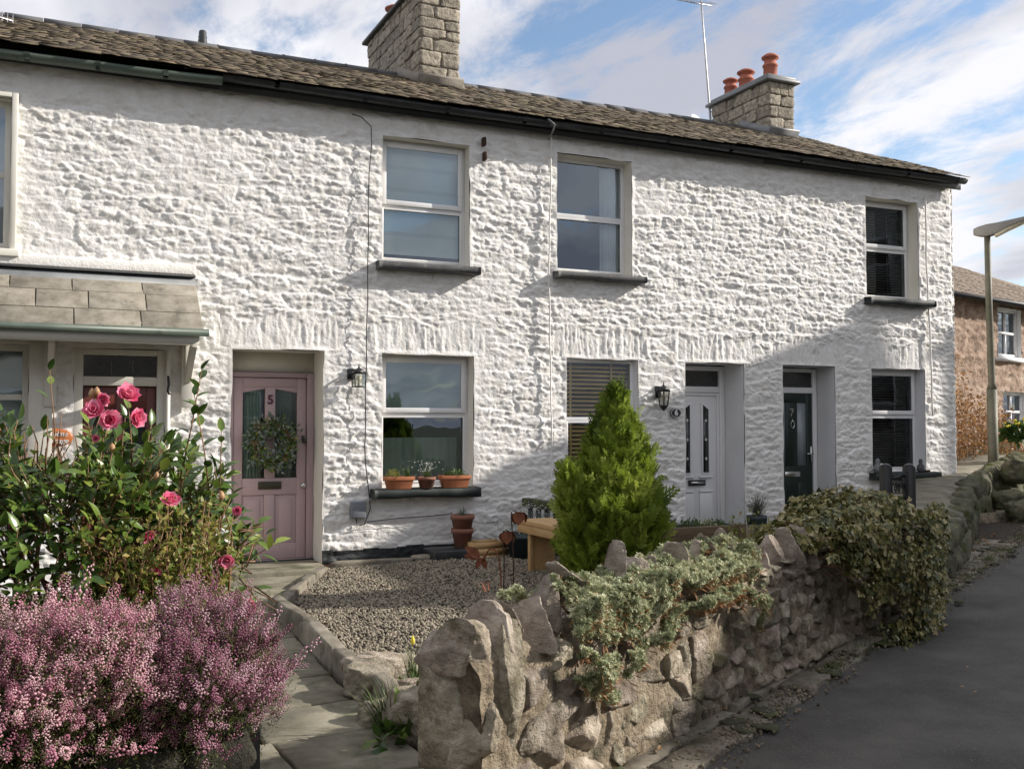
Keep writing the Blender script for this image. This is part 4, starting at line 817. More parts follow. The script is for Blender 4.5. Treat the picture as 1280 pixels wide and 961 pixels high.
def doorH():
    x0, x1 = .285, 1.125; Y = D + .06; f = MB()
    for (a, b, c, d) in ((x0, x0 + .085, 0, 2.34), (x1 - .075, x1, 0, 2.34), (x0 + .085, x1 - .075, 2.28, 2.34), (x0 + .085, x1 - .075, 1.98, 2.07)): f.box(a, b, Y - .075, Y + .04, c, d)
    d = MB(); a, b = x0 + .09, x1 - .08; yf = Y - .02; c = (a + b) / 2; zt = 1.975
    g1 = (a + .09, a + .30) ; g2 = (b - .30, b - .09)
    for (u, v, s_, t_) in ((a, a + .09, .1, zt), (g1[1], g2[0], .1, zt), (b - .09, b, .1, zt), (a + .09, g1[1], 1.75, zt), (g2[0], b - .09, 1.75, zt), (a + .09, g1[1], .1, .9), (g2[0], b - .09, .1, .9)): d.box(u, v, yf, Y + .02, s_, t_)
    dr = d.build('door', M['red'], H0, bevel=.005); f.build('door_frame', M['cream'], dr, bevel=.006)
    for u, v in ((a + .09, g1[1]), (g2[0], b - .09)): q = MB(); q.quad((u, Y, .9), (v, Y, .9), (v, Y, 1.75), (u, Y, 1.75)); q.build('door_glass', M['dkglass'], dr)
    p = MB(); p.quad((x0 + .08, Y - .02, 2.06), (x1 - .07, Y - .02, 2.06), (x1 - .07, Y - .02, 2.29), (x0 + .08, Y - .02, 2.29)); p.build('fanlight', M['dkglass'], dr)
    for xx in (a + .25, a + .45): k_ = MB(); k_.box(xx - .004, xx + .004, Y - .028, Y - .021, 2.07, 2.28); k_.build('leading', M['lead'], dr)
    # pilasters beside the door
    b_ = MB(); b_.box(-.02 + 1.15, 1.17, D - .09, D + .0, 0, 2.34); b_.build('door_pilaster', M['cream'], dr)
    h = MB(); h.tube([(1.145, D - .11, 2.08), (1.15, D - .13, 2.0), (1.14, D - .13, 1.93), (1.16, D - .11, 1.9)], .012, 8); h.build('iron_hook', M['black'], dr)
doorH()
# porch canopy over the left cottage
pc = MB(); YF = D - .70; x0, x1 = -3.0, 1.40
ps = []
zr = [(3.03, 2.86), (2.87, 2.67), (2.68, 2.50)]
tA = lambda z: (3.05 - z) / (3.05 - 2.48)
for r_, (za, zb) in enumerate(zr):
    rs = np.random.default_rng(60 + r_); x = x1
    ya, yb = D - .04 - .66 * tA(za), D - .04 - .66 * tA(zb) - .012
    while x > x0:
        w_ = rs.uniform(.40, .66) if r_ else rs.uniform(.45, .66); w_ = min(w_, x - x0 + .01)
        a = Vector((x - w_ / 2, (ya + yb) / 2, (za + zb) / 2 + .006 + rs.uniform(0, .006))); an = math.atan2(za - zb, ya - yb); ll = math.hypot(za - zb, ya - yb)
        sgn = Matrix.Translation(a) @ Matrix.Rotation(an, 4, 'X') @ Matrix.Rotation(rs.normal(0, .006), 4, 'Z')
        pc.box(-w_ / 2 + .005, w_ / 2 - .005, -ll / 2 - .012, ll / 2 + .03, -.011, .011, rs.random(), M=sgn); x -= w_
can = pc.build('porch_canopy', M['pslate'], H0, bevel=.003)
b_ = MB(); b_.prism([(D - .02, 3.10), (D - .02, 3.02), (D - .13, 2.985), (D - .13, 3.0), (D - .06, 3.07)], x0, x1 - .0, M=Matrix(((0, 1, 0, 0), (1, 0, 0, 0), (0, 0, 1, 0), (0, 0, 0, 1)))); b_.build('flashing', M['lead'], can)
b_ = MB(); b_.box(x0, x1, D - .09, D, 3.105, 3.21); b_.build('rendered_ledge', M['wall'], can, bevel=.015)
b_ = MB(); b_.box(x0, x1, D - .093, D - .005, 3.085, 3.103); b_.build('felt_strip', M['plinth'], can)
b_ = MB(); b_.box(x0, x1 - .04, YF - .005, YF + .05, 2.355, 2.455); b_.box(x0, x1 - .05, YF + .052, D, 2.40, 2.43); b_.prism([(D, 2.42), (YF + .05, 2.42), (YF + .05, 2.46), (D, 2.97)], x1 - .07, x1 - .04, M=Matrix(((0, 1, 0, 0), (1, 0, 0, 0), (0, 0, 1, 0), (0, 0, 0, 1)))); b_.build('fascia', M['cream'], can)
b_ = MB(); b_.tube([(x0, YF - .045, 2.47), (x1 + .04, YF - .045, 2.47)], .036, 10); b_.build('gutter', M['gutterg'], can)
for xb in (-.9, .08, 1.33):
    b_ = MB(); b_.box(xb - .055, xb + .055, D - .10, D - .02, 1.77, 2.40); b_.box(xb - .03, xb + .03, D - .17, D - .10, 2.05, 2.40)
    b_.prism([(D - .10, 2.02), (D - .14, 2.02), (D - .58, 2.34), (D - .58, 2.40), (D - .50, 2.40), (D - .10, 2.12)], xb - .028, xb + .028, M=Matrix(((0, 1, 0, 0), (1, 0, 0, 0), (0, 0, 1, 0), (0, 0, 0, 1)))); b_.build('bracket', M['cream'], can, bevel=.004)
# ------------------------------------------------------------------ cottages across the lane (out of the frame, they shade the lane and light up in the panes)
def block(loc, name, lab, x0, x1, y0, y1, zt, ridge, zr, axis, wallm, wins=(), over=.15, group='cottages across the lane', chim=None):
    o = thing(name, loc, lab, 'cottage', group); b = MB(); z0 = -.2
    b.box(x0, x1, y0, y1, z0, zt - .02)
    if axis == 'y': # ridge runs along Y at x=ridge
        b.prism([(x0, zt - .02), (x1, zt - .02), (ridge, zr - .05)], y0 + .001, y1 - .001)
        r = MB(); t = .10
        for (xe, s_) in ((x0, -1), (x1, 1)):
            sl = (zr - zt) / abs(ridge - xe); xo = xe + s_ * over; zo = zt - sl * over
            V = [(xo, y0 - over, zo), (ridge, y0 - over, zr), (ridge, y1 + over, zr), (xo, y1 + over, zo)]; V += [(a, c, d + t) for a, c, d in V]
            r.add(V, [(0, 3, 2, 1), (4, 5, 6, 7), (0, 1, 5, 4), (2, 3, 7, 6), (3, 0, 4, 7), (1, 2, 6, 5)])
    else:
        b.prism([(y0, zt - .02), (y1, zt - .02), (ridge, zr - .05)], x0 + .001, x1 - .001, M=Matrix(((0, 1, 0, 0), (1, 0, 0, 0), (0, 0, 1, 0), (0, 0, 0, 1))))
        r = MB(); t = .10
        for (ye, s_) in ((y0, -1), (y1, 1)):
            sl = (zr - zt) / abs(ridge - ye); yo = ye + s_ * over; zo = zt - sl * over
            V = [(x0 - over, yo, zo), (x0 - over, ridge, zr), (x1 + over, ridge, zr), (x1 + over, yo, zo)]; V += [(a, c, d + t) for a, c, d in V]
            r.add(V, [(0, 3, 2, 1), (4, 5, 6, 7), (0, 1, 5, 4), (2, 3, 7, 6), (3, 0, 4, 7), (1, 2, 6, 5)])
    b.build('wall', wallm, o); rf = r.build('roof', M['roofb'], o)
    if chim:
        c = MB(); c.box(*chim); c.build('chimney', M['mortar'], rf)
    for (ax, p, a, c_, za, zb) in wins:
        f = MB(); q = MB()
        if ax == 'y+': f.box(a, c_, p, p + .04, za, zb); q.box(a + .07, c_ - .07, p + .041, p + .05, za + .07, (za + zb) / 2 - .03); q.box(a + .07, c_ - .07, p + .041, p + .05, (za + zb) / 2 + .03, zb - .07)
        else: f.box(p - .04, p, a, c_, za, zb); q.box(p - .05, p - .041, a + .07, c_ - .07, za + .07, (za + zb) / 2 - .03); q.box(p - .05, p - .041, a + .07, c_ - .07, (za + zb) / 2 + .03, zb - .07)
        w_ = f.build('window', M['upvc'], o); q.build('pane', M['dkglass'], w_)
    return o
block((19.9, 6.9, .4), 'cottage', 'grey roughcast cottage beside the lane bend, gable facing the white terrace', 16.6, 23.15, 1.3, 6.88, 7.62, 22.35, 9.66, 'y', M['roughcast'], [('x-', 16.6, 2.2, 3.3, 1.4, 2.7), ('x-', 16.6, 4.4, 5.5, 1.4, 2.7), ('x-', 16.6, 2.2, 3.3, 4.4, 5.7), ('x-', 16.6, 4.4, 5.5, 4.4, 5.7), ('y+', 6.88, 18, 19.1, 4.4, 5.7)], over=.0)
block((20, -3.5, .3), 'cottage', 'taller grey roughcast cottage with three bays across the lane', 16.9, 23.15, -6.0, 1.2, 7.98, 20.2, 9.6, 'y', M['roughcast'], [('x-', 16.9, -4.8 + i * 2.1, -3.7 + i * 2.1, z, z + 1.3) for i in range(3) for z in (1.4, 4.6)], over=.0)
pz = thing('shade_pole', (21.5, 7.6, .5), 'unseen wooden pole added across the lane to shade the terrace corner', 'pole'); b = MB(); b.tube([(21.5, 7.6, .3), (21.5, 7.6, 4), (21.5, 7.6, 8.3)], [.09, .075, .06], 10); b.build('shaft', M['bark'], pz)  # added out of view, its shadow makes the dark band at the terrace corner
b = MB(); b.box(21.1, 21.9, 7.56, 7.64, 7.9, 7.98); b.build('crossarm', M['bark'], pz)
for i, (xa, xb, zt, zr, lab) in enumerate(((-16, -7.2, 4.6, 6.9, 'low slate roofed cottage behind the viewer, furthest left'), (-7, 1.5, 5.2, 7.9, 'plain cottage directly behind the viewer'), (1.7, 9.0, 5.0, 7.5, 'plain cottage behind the viewer with tall chimney'))):
    block(((xa + xb) / 2, -12, 0), 'cottage', lab, xa, xb, -14.5, -9.0, zt, -11.8, zr, 'x', M['roughcast'], [('y+', -9.0, xa + 1 + k * 2.4, xa + 2 + k * 2.4, z, z + 1.3) for k in range(3) for z in (1.2, 3.3)], chim=(xb - .9, xb - .2, -12.3, -11.3, zr - .5, zr + 1.3))
# ------------------------------------------------------------------ placing helpers (read off the photograph, returned as real coordinates)
def ray(px, py):
    f = 1269.; psi = rad(24.9); th = rad(2.256); x = (px - 640) / f; y = (480.5 - py) / f
    F = np.array([math.sin(psi) * math.cos(th), math.cos(psi) * math.cos(th), math.sin(th)]); R = np.array([math.cos(psi), -math.sin(psi), 0]); U = np.array([-math.sin(psi) * math.sin(th), -math.cos(psi) * math.sin(th), math.cos(th)])
    return F + x * R + y * U
def AT(px, py, Y): d = ray(px, py); t = Y / d[1]; return (d[0] * t, Y, 1.6 + d[2] * t)
def AZ(px, py, z): d = ray(px, py); t = z / (d[0] * math.sin(rad(24.9)) + d[1] * math.cos(rad(24.9))); return np.array([d[0] * t, d[1] * t, 1.6 + d[2] * t])
# ------------------------------------------------------------------ street side stone wall
W0 = np.array([1.485, 3.48]); wd = np.array([.889, .459]); wn = np.array([.459, -.889]); WA = math.atan2(wd[1], wd[0])
def WP(s, o, z): p = W0 + wd * s + wn * o; return (p[0], p[1], g(p[0]) + z)
gw = thing('garden_wall', WP(0, 0, 0), 'rugged limestone garden wall with upright coping stones beside the lane', 'wall')
def wallcore(parent, s0, s1, w_, h, m, seed):
    n_, k_ = int((s1 - s0) / .03), 26; V = []
    prof = [(-.014, 0), (-.014, h * .5), (-.02, h * .9), (-w_ * .25, h), (-w_ * .75, h), (-w_ + .02, h * .9), (-w_ + .02, 0)]
    tt = np.linspace(0, len(prof) - 1, k_); P = np.array([np.array(prof[int(min(t, len(prof) - 2))]) * (1 - (t - int(min(t, len(prof) - 2)))) + np.array(prof[int(min(t, len(prof) - 2)) + 1]) * (t - int(min(t, len(prof) - 2))) for t in tt])
    for s in np.linspace(s0, s1, n_):
        for o, z in P: V.append(WP(s, o, z))
    V = np.array(V); V += .026 * np.stack([fbm(V[:, 0] * 7, V[:, 1] * 7, V[:, 2] * 7, 3, seed + q) for q in range(3)], 1)
    b = MB(); F = [(i * k_ + j, i * k_ + j + 1, (i + 1) * k_ + j + 1, (i + 1) * k_ + j) for i in range(n_ - 1) for j in range(k_ - 1)] + [tuple(range(k_)), tuple((n_ - 1) * k_ + j for j in range(k_ - 1, -1, -1))]
    b.add(V, F, .5); return b.build('wall_core', m, parent, smooth=True)
wallcore(gw, .03, 5.95, .30, .68, M['gdirt'], 3)
CG10 = cubegrid(11); CG14 = cubegrid(16)
def facestones(b, s0, s1, z0, z1, off, seed, rows=(.08, .17), lens=(.10, .34), T=CG6, big=None, sink=.0):
    rs = np.random.default_rng(seed); z = z0
    while z < z1 - .03:
        hh = min(rs.uniform(*rows), z1 - z); s = s0 - rs.random() * .1
        while s < s1:
            l_ = rs.uniform(*lens); 
            if rs.random() > .06:
                dep = rs.uniform(.06, .10); c = WP(s + l_ / 2, off(s) - dep + rs.uniform(.018, .042), z + hh / 2 + rs.normal(0, .008))
                rock(b, c, (l_ / 2 * rs.uniform(.92, 1.06), dep, hh / 2 * rs.uniform(.92, 1.06)), rotm(rs.normal(0, .05), rs.normal(0, .07), WA + rs.normal(0, .04)), rs.integers(1e6), T=T, k=16, rough=.05, cuts=12, cut=(.60, 1.0), fine=.007)
            s += l_
        z += hh
b = MB(); facestones(b, .42, 1.6, .02, .46, lambda s: -.012 + .012 * math.sin(s * 4), 5, (.06, .17), (.10, .34), CG10)
facestones(b, 1.5, 6.0, .02, .70, lambda s: -.012, 6, (.06, .14), (.10, .32), CG10)
b.build('face_stones', M['gstone'], gw, smooth=False)
# big weathered slabs and lump at the gate end
rs = np.random.default_rng(8); b = MB()
for (s, o, z, sx, sy, sz, ry, rz) in ((.07, -.05, .13, .10, .10, .15, .05, .1), (.10, -.21, .16, .11, .09, .17, -.04, -.1), (.25, -.05, .16, .10, .07, .12, .03, 0), (.06, -.06, .40, .075, .09, .14, .06, .1), (.20, -.05, .56, .085, .075, .24, .07, .05), (.04, -.20, .46, .065, .10, .20, -.06, .2), (.07, -.13, .72, .07, .12, .11, -.02, .1), (.35, -.05, .33, .11, .07, .08, .05, 0), (.36, -.05, .52, .10, .07, .12, -.10, .1), (.55, -.055, .60, .13, .07, .07, .06, 0), (.80, -.055, .58, .13, .07, .08, .0, 0), (1.05, -.055, .60, .14, .07, .07, .0, 0), (1.33, -.055, .58, .15, .07, .08, .0, 0), (.60, -.055, .46, .13, .07, .05, 0, 0), (.88, -.055, .45, .12, .07, .055, 0, 0)):
    rock(b, WP(s, o, z), (sx, sy, sz), rotm(0, ry, WA + rz), rs.integers(1e6), T=CG14, k=18, rough=.07, cuts=15, cut=(.58, 1.0), fine=.009)
b.build('quoin_stones', M['gstone'], gw, smooth=False)
cs = [(.05, .17, .13, .10, .13, .30, .0), (.20, .10, .15, .07, .15, .10, .2), (.33, .07, .14, .07, .15, -.25, -.1), (.45, .06, .14, .06, .14, .2, .2), (.60, .09, .12, .08, .15, .35, 0), (.82, .055, .14, .05, .20, -.6, .1), (1.12, .12, .12, .10, .20, .1, -.2), (1.30, .09, .12, .07, .14, .3, .1), (1.52, .08, .12, .07, .12, -.2, .1), (1.70, .07, .14, .06, .16, -.25, .2), (1.88, .11, .12, .08, .15, .1, .1), (2.06, .09, .13, .07, .17, -.3, 0), (2.24, .07, .13, .06, .16, .15, .2), (2.40, .10, .13, .08, .15, -.1, .1), (2.60, .09, .14, .08, .14, .2, .1), (2.80, .12, .14, .09, .13, .1, .1), (3.02, .08, .13, .07, .15, -.2, .1), (3.2, .09, .13, .07, .15, .2, .1), (3.42, .10, .13, .08, .14, -.1, .1), (3.66, .11, .13, .08, .14, .1, 0)]
for i, (s, l_, dp, dd, hh, ty, tz) in enumerate(cs):
    b = MB(); rock(b, WP(s, -.13 + rs.uniform(-.03, .03), (.66 if i < 3 or i > 12 else .71) + hh * .40), (l_ * .58, dp * 1.15, hh * 1.0), rotm(rs.normal(0, .16), ty * 1.2, WA + tz), 900 + i, T=CG14, k=14, rough=.08, cuts=15, cut=(.42, .95), fine=.008, taper=.5)
    b.build('coping_stone', M['coping'], gw, smooth=False)
# succulents draped on the wall
def sedumpts(n, s0, s1, seed):
    r = np.random.default_rng(seed); s = r.uniform(s0, s1, n); u = r.random(n) ** .8
    drop = .17 + .34 * (fbm(s * 2.2, 0, 0, 2, 3) + .3) ; m = fbm(s * 3.2, u * 1.3, 0, 3, 8) + .35 * vn(s * 11, u * 6, 0, 31) > -.30 - .15 * (u < .45) + .2 * (u > .8)
    s, u, drop = s[m], u[m], np.clip(drop[m], .12, .52); t = u
    o = np.where(t < .45, -.28 + t / .45 * .30, .02 + .035 * np.sin((t - .45) / .55 * 3.1)); z = np.where(t < .45, .75 + .05 * np.sin(t / .45 * 3.14) - .02 * t, .75 - (t - .45) / .55 * drop)
    bulge = .13 * np.abs(fbm(s * 8, t * 4, 0, 3, 12)) + .012 + .03 * r.random(len(s)) ** 2; P = np.array([WP(a, b_ + c, d + e_) for a, b_, c, d, e_ in zip(s, o, bulge * (t > .3), z, bulge * (t < .7))])
    N_ = np.where((t < .45)[:, None], np.array([wn[0] * .2, wn[1] * .2, 1.])[None], np.array([wn[0], wn[1], .45])[None]); return P, N_ + r.normal(0, .45, (len(P), 3))
def rosette(n=7, l=1., seed=1):
    r = np.random.default_rng(seed); V = []; F = []
    for i in range(n):
        a = 2.4 * i; e_ = .25 + .09 * i; d = np.array([math.cos(a) * math.cos(e_), math.sin(a) * math.cos(e_), math.sin(e_)]); s_ = np.array([-math.sin(a), math.cos(a), 0]); k = len(V); L_ = l * (1 - .06 * i)
        V += [(0, 0, .02 * i), tuple(d * L_ * .6 + s_ * .17), tuple(d * L_), tuple(d * L_ * .6 - s_ * .17)]; F.append((k, k + 1, k + 2, k + 3))
    return V, F
P, N_ = sedumpts(46000, .42, 2.35, 4); b = MB(); R = frames(rng.normal(size=(len(P), 3)), N_); scatter(b, rosette(), P, R, rng.uniform(.010, .021, len(P)))
P2, N2 = sedumpts(4200, .42, 2.35, 6); sd_ = b.build('succulent', M['sedum'], None, loc=WP(1.4, -.1, .8)); tag(sd_, 'grey green succulent cushion draped over the middle of the garden wall', 'succulent')
b = MB(); P2[:, 2] -= .02; scatter(b, DIA, P2, frames(N2 + rng.normal(0, .8, N2.shape) - np.array([0, 0, .6]), randu(len(P2))), np.stack([rng.uniform(.004, .008, len(P2)), rng.uniform(.03, .06, len(P2)), np.ones(len(P2)) * .01], 1)); b.build('dead_stems', M['deadst'], sd_)
# low mossy wall further along the lane
LW = [np.array(p) for p in ((7.25, 6.55), (8.2, 7.2), (9.8, 8.45), (11.4, 9.75), (13.0, 10.75), (15.5, 12.2))]
lw = thing('low_wall', (7.25, 6.55, .19), 'low mossy boulder wall between the ivy and the street lamp', 'wall'); b = MB(); rs = np.random.default_rng(77)
for a, c in zip(LW[:-1], LW[1:]):
    d = (c - a); L_ = np.linalg.norm(d); d /= L_; an = math.atan2(d[1], d[0]); nr = np.array([-d[1], d[0]]); 
    for row, (z, hh) in enumerate(((.0, .24), (.2, .22))):
        s = 0
        while s < L_:
            l_ = rs.uniform(.25, .7); p = a + d * (s + l_ / 2) + nr * (.12 + .03 * row); rise = .03 * max(0, p[0] - 9)
            rock(b, (p[0], p[1], g(p[0]) + z + hh / 2 + rise * row), (l_ * .52, .15, hh * .58 + rise * .5), rotm(rs.normal(0, .05), rs.normal(0, .05), an + rs.normal(0, .05)), rs.integers(1e6), T=CG6, k=4, rough=.2, cuts=6, fine=.015); s += l_
b.build('boulder', M['mstone'], lw)
b = MB(); n_ = len(LW); V = []
for i, p in enumerate(LW):
    d = LW[min(i + 1, n_ - 1)] - LW[max(i - 1, 0)]; d /= np.linalg.norm(d); nr = np.array([-d[1], d[0]]); r_ = .03 * max(0, p[0] - 9)
    for k_, (o, z) in enumerate(((.06, -.05), (.06, .38 + r_), (.35, .47 + r_), (.9, .46 + r_), (1.1, .0))): V.append((p[0] + nr[0] * o, p[1] + nr[1] * o, g(p[0]) + z))
b.add(V, [(i * 5 + j, (i + 1) * 5 + j, (i + 1) * 5 + j + 1, i * 5 + j + 1) for i in range(n_ - 1) for j in range(4)] + [(0, 1, 2, 3, 4)]); b.build('wall_top', M['flag'], lw)
# ------------------------------------------------------------------ ivy
def surf_leaves(name, m, C, Rr, n, size, T, loc, lab, cat, seed, shell=.75, up=.5, lump=.18, cutz=None, parent=None, extra=None):
    r = np.random.default_rng(seed); d = r.normal(size=(n, 3)); d /= np.linalg.norm(d, axis=1, keepdims=True); d[:, 2] = np.abs(d[:, 2]) * np.where(r.random(n) < .8, 1, -.6)
    rad_ = (shell + (1 - shell) * r.random(n)) * (1 + lump * fbm(d[:, 0] * 2.2 + seed, d[:, 1] * 2.2, d[:, 2] * 2.2, 3, seed)); P = np.array(C) + d * rad_[:, None] * np.array(Rr)
    Dr = d + r.normal(0, .6, (n, 3)) + np.array([0, 0, -.5]); U = d + np.array([0, 0, up]) + r.normal(0, .35, (n, 3)); return P, Dr, U
ivl = ([(0, 0, 0), (.32, .12, .04), (.52, .42, .0), (.26, .55, .03), (.0, 1.0, -.06), (-.26, .55, .03), (-.52, .42, .0), (-.32, .12, .04), (0, .5, -.05)], [(0, 1, 2, 3, 8), (3, 4, 5, 8), (5, 6, 7, 0, 8)])
r = np.random.default_rng(21); n_ = 19000; s = 3.05 + 2.15 * r.random(n_) ** .9; th = r.uniform(-.25, math.pi * .95, n_)   # angle round the wall section: 0 lane side, pi/2 top
env = np.clip((s - 2.9) / 1.3, 0, 1) * np.clip((5.3 - s) / .5, .15, 1); rad_ = (.12 + .20 * env) * (1 + .42 * fbm(s * 2.6, th * 1.4, 0, 3, 5)) * r.uniform(.66, 1.16, n_)
oo = -.16 + np.cos(th) * rad_ * 1.15; zz_ = .68 + np.sin(th) * rad_ * .85 ; hang = th < .30; 
dn = r.random(n_); oo = np.where(hang, .05 + (rad_ * .95) * (1 - .1 * dn), oo); zz_ = np.where(hang, .70 - dn * .70 * np.clip((s - 3.2) / .7, 0, 1), zz_)
ex = r.random(n_) < .42; dn2 = r.random(n_); oo = np.where(ex, .05 + rad_ * (1.0 - .15 * dn2), oo); zz_ = np.where(ex, .85 - dn2 * .85 * np.clip((s - 3.1) / .9, 0, 1), zz_)
gp_ = fbm(s * 4, zz_ * 4, oo * 4, 2, 44) > -.30; s, th, oo, zz_, ex, hang = [q_[gp_] for q_ in (s, th, oo, zz_, ex, hang)]; n_ = len(s)
P = np.array([WP(a, b_, c) for a, b_, c in zip(s, oo, zz_)]); out3 = np.array([wn[0], wn[1], 0]); N_ = np.where((ex | hang)[:, None], out3[None] + [0, 0, .5], np.cos(th)[:, None] * out3[None] + np.sin(th)[:, None] * np.array([0, 0, 1.])) + r.normal(0, .42, (n_, 3))
iv = thing('ivy', WP(4.6, 0, 0), 'dense variegated ivy mound spilling over the wall end onto the lane edge', 'ivy')
b = MB(); Dd = np.cross(N_, r.normal(size=(n_, 3))) + np.array([0, 0, -.7]); scatter(b, ivl, P, frames(Dd, N_), r.uniform(.014, .054, n_)); b.build('leaves', M['ivy'], iv)
b = MB()
for i in range(90):
    k = r.integers(n_); q = P[k]; a = WP(s[k], -.1, .6); b.tube([a, (np.array(a) + q) / 2 + r.normal(0, .04, 3), q], [.006, .004, .002], 4)
b.build('stems', M['twig'], iv)
# ------------------------------------------------------------------ conifer
cx, cy = 4.60, 7.75; cz = g(cx)
co = thing('conifer', (cx, cy, cz), 'bright lime green feathery conifer behind the garden wall', 'conifer')
def sprayT(seed, n=11):
    r = np.random.default_rng(seed); V = []; F = []
    def blade(a, d, l_, w_):
        s_ = np.cross(d, [0, 0, 1.]); s_ /= np.linalg.norm(s_) + 1e-9; k = len(V); V.extend([a, a + d * l_ * .5 + s_ * w_, a + d * l_, a + d * l_ * .5 - s_ * w_]); F.append((k, k + 1, k + 2, k + 3))
    blade(np.zeros(3), np.array([0, 1., 0]), 1., .035)
    for i in range(n):
        t = .15 + .75 * i / n; sg = 1 if i % 2 else -1; d = np.array([sg * .75, .75, r.normal(0, .25)]); d /= np.linalg.norm(d); l_ = .42 * (1 - t * .6); a = np.array([0, t, 0]); blade(a, d, l_, .045)
        blade(a + d * l_ * .4, np.array([0., 1., 0.]) + r.normal(0, .1, 3), l_ * .5, .035)
    return np.array(V), F
def cone_r(t): # radius profile by normalised height
    return np.interp(t, [0, .08, .3, .5, .65, .78, .9, 1.], [.30, .38, .41, .34, .25, .16, .07, .01])
r = np.random.default_rng(31); n_ = 7600; t = r.random(n_) ** .85; a = r.uniform(0, 2 * math.pi, n_); q = (r.random(n_) ** .55) * np.where(r.random(n_) < .12, 1.32, 1)
lump = 1 + .34 * fbm(np.cos(a) * 1.6 + 3, np.sin(a) * 1.6, t * 6, 3, 9)
rr_ = cone_r(t) * lump * (.35 + .65 * q); H_ = 1.58
P = np.stack([cx + .0 + np.cos(a) * rr_ - .10 * t ** 1.3 * 0, cy + np.sin(a) * rr_, cz + .10 + t * H_], 1)
dr = np.stack([np.cos(a) * (.75 - .45 * t), np.sin(a) * (.75 - .45 * t), .55 + .9 * t], 1) + r.normal(0, .30, (n_, 3))
# second lower leader on the left
n2 = 900; t2 = r.random(n2); a2 = r.uniform(0, 6.283, n2); r2 = np.interp(t2, [0, .3, .45, .7, 1], [.15, .17, .13, .09, .02]) * (.3 + .7 * r.random(n2) ** .5) * (1 + .35 * fbm(np.cos(a2) * 2, np.sin(a2) * 2, t2 * 4, 2, 19))
P2 = np.stack([cx - .30 - .22 * t2 + np.cos(a2) * r2, cy - .10 + np.sin(a2) * r2, cz + .06 + t2 * 1.0], 1); d2 = np.stack([np.cos(a2) * .6 - .25, np.sin(a2) * .6, .8 + t2 * .6], 1) + r.normal(0, .3, (n2, 3))
P = np.r_[P, P2]; dr = np.r_[dr, d2]; b = MB(); m_ = len(P)
for k in range(3):
    q_ = slice(k * m_ // 3, (k + 1) * m_ // 3); ii = np.random.default_rng(k).permutation(m_)[q_]
    scatter(b, sprayT(k), P[ii], frames(dr[ii], randu(len(ii)) + 1.2 * np.stack([np.cos(a[ii % n_]), np.sin(a[ii % n_]), np.zeros(len(ii))], 1)), r.uniform(.08, .20, len(ii)) * (1 + .5 * (r.random(len(ii)) < .05)), np.clip(.5 + .35 * fbm(P[ii, 0] * 4, P[ii, 1] * 4, P[ii, 2] * 4, 2, 3) * 2 + r.normal(0, .15, len(ii)), 0, 1))
b.build('crown', M['conif'], co)
b = MB(); b.tube([(cx, cy, cz - .02), (cx + .01, cy, cz + .7), (cx, cy, cz + 1.6)], [.05, .035, .01], 8)
for i in range(40):
    tt_ = r.uniform(.1, .85); aa = r.uniform(0, 6.28); R_ = float(cone_r(tt_)) * .8; b.tube([(cx, cy, cz + tt_ * 1.5), (cx + math.cos(aa) * R_, cy + math.sin(aa) * R_, cz + .2 + tt_ * 1.6)], [.012, .004], 5)
b.tube([(cx, cy, cz + .1), (cx - .4, cy + .04, cz + .5), (cx - .58, cy + .05, cz + 1.1)], [.03, .02, .006], 6); b.build('trunk', M['bark'], co)
# ------------------------------------------------------------------ shrubs by the path: camellia, small leaved shrub, heathers
cam_c = np.array([.10, 5.15, 0.]); ca = thing('camellia', tuple(cam_c), 'tall glossy camellia bush with pink double flowers in front of the porch', 'camellia')
r = np.random.default_rng(51); LT = leafT(.46, 4, .16, .18); lp, ld_, lu, ls = [], [], [], []
tw = MB()
def twig(p, d, L_, nl, sz=(.062, .098)):
    d = d / np.linalg.norm(d); e_ = p + d * L_ + np.array([0, 0, .02]); tw.tube([p, (p + e_) / 2 + r.normal(0, .01, 3), e_], [.0045, .0035, .0018], 5)
    s0 = np.cross(d, [0, 0, 1.]); s0 /= np.linalg.norm(s0) + 1e-6; u0 = np.cross(s0, d)
    for i in range(nl):
        t_ = .18 + .82 * i / max(nl - 1, 1); a_ = i * 2.4 + r.uniform(0, .5); side = s0 * math.cos(a_) + u0 * math.sin(a_); dd_ = side * (.9 if i < nl - 1 else .3) + d * (.55 + .5 * t_) + np.array([0, 0, -.12]) + r.normal(0, .12, 3)
        lp.append(p + (e_ - p) * t_); ld_.append(dd_); lu.append(d * .3 + np.array([.1, -.25, .95]) + side * -.1 + r.normal(0, .22, 3)); ls.append(r.uniform(*sz))
for i in range(980):
    d = r.normal(size=3); d /= np.linalg.norm(d); d[2] = abs(d[2]) * (1 if r.random() < .7 else -.7); q = r.uniform(.55, 1.0) * (1 + .22 * float(fbm(d[0] * 2.5, d[1] * 2.5, d[2] * 2.5, 2, 4)))
    p = np.array([.08, 5.15, .92]) + d * np.array([.80, .50, .62]) * q
    if p[2] < .25: continue
    q0 = p - np.array([0, 0, 1.6]); zc_ = q0[0] * math.sin(rad(24.9)) + q0[1] * math.cos(rad(24.9)); sx_ = 640 + 1269 * (q0[0] * math.cos(rad(24.9)) - q0[1] * math.sin(rad(24.9))) / zc_; sy_ = 530 - 1269 * q0[2] / zc_
    if 30 < sx_ < 105 and 515 < sy_ < 580: continue
    twig(p, d + np.array([0, 0, .45]) + r.normal(0, .35, 3), r.uniform(.10, .20), r.integers(4, 8))
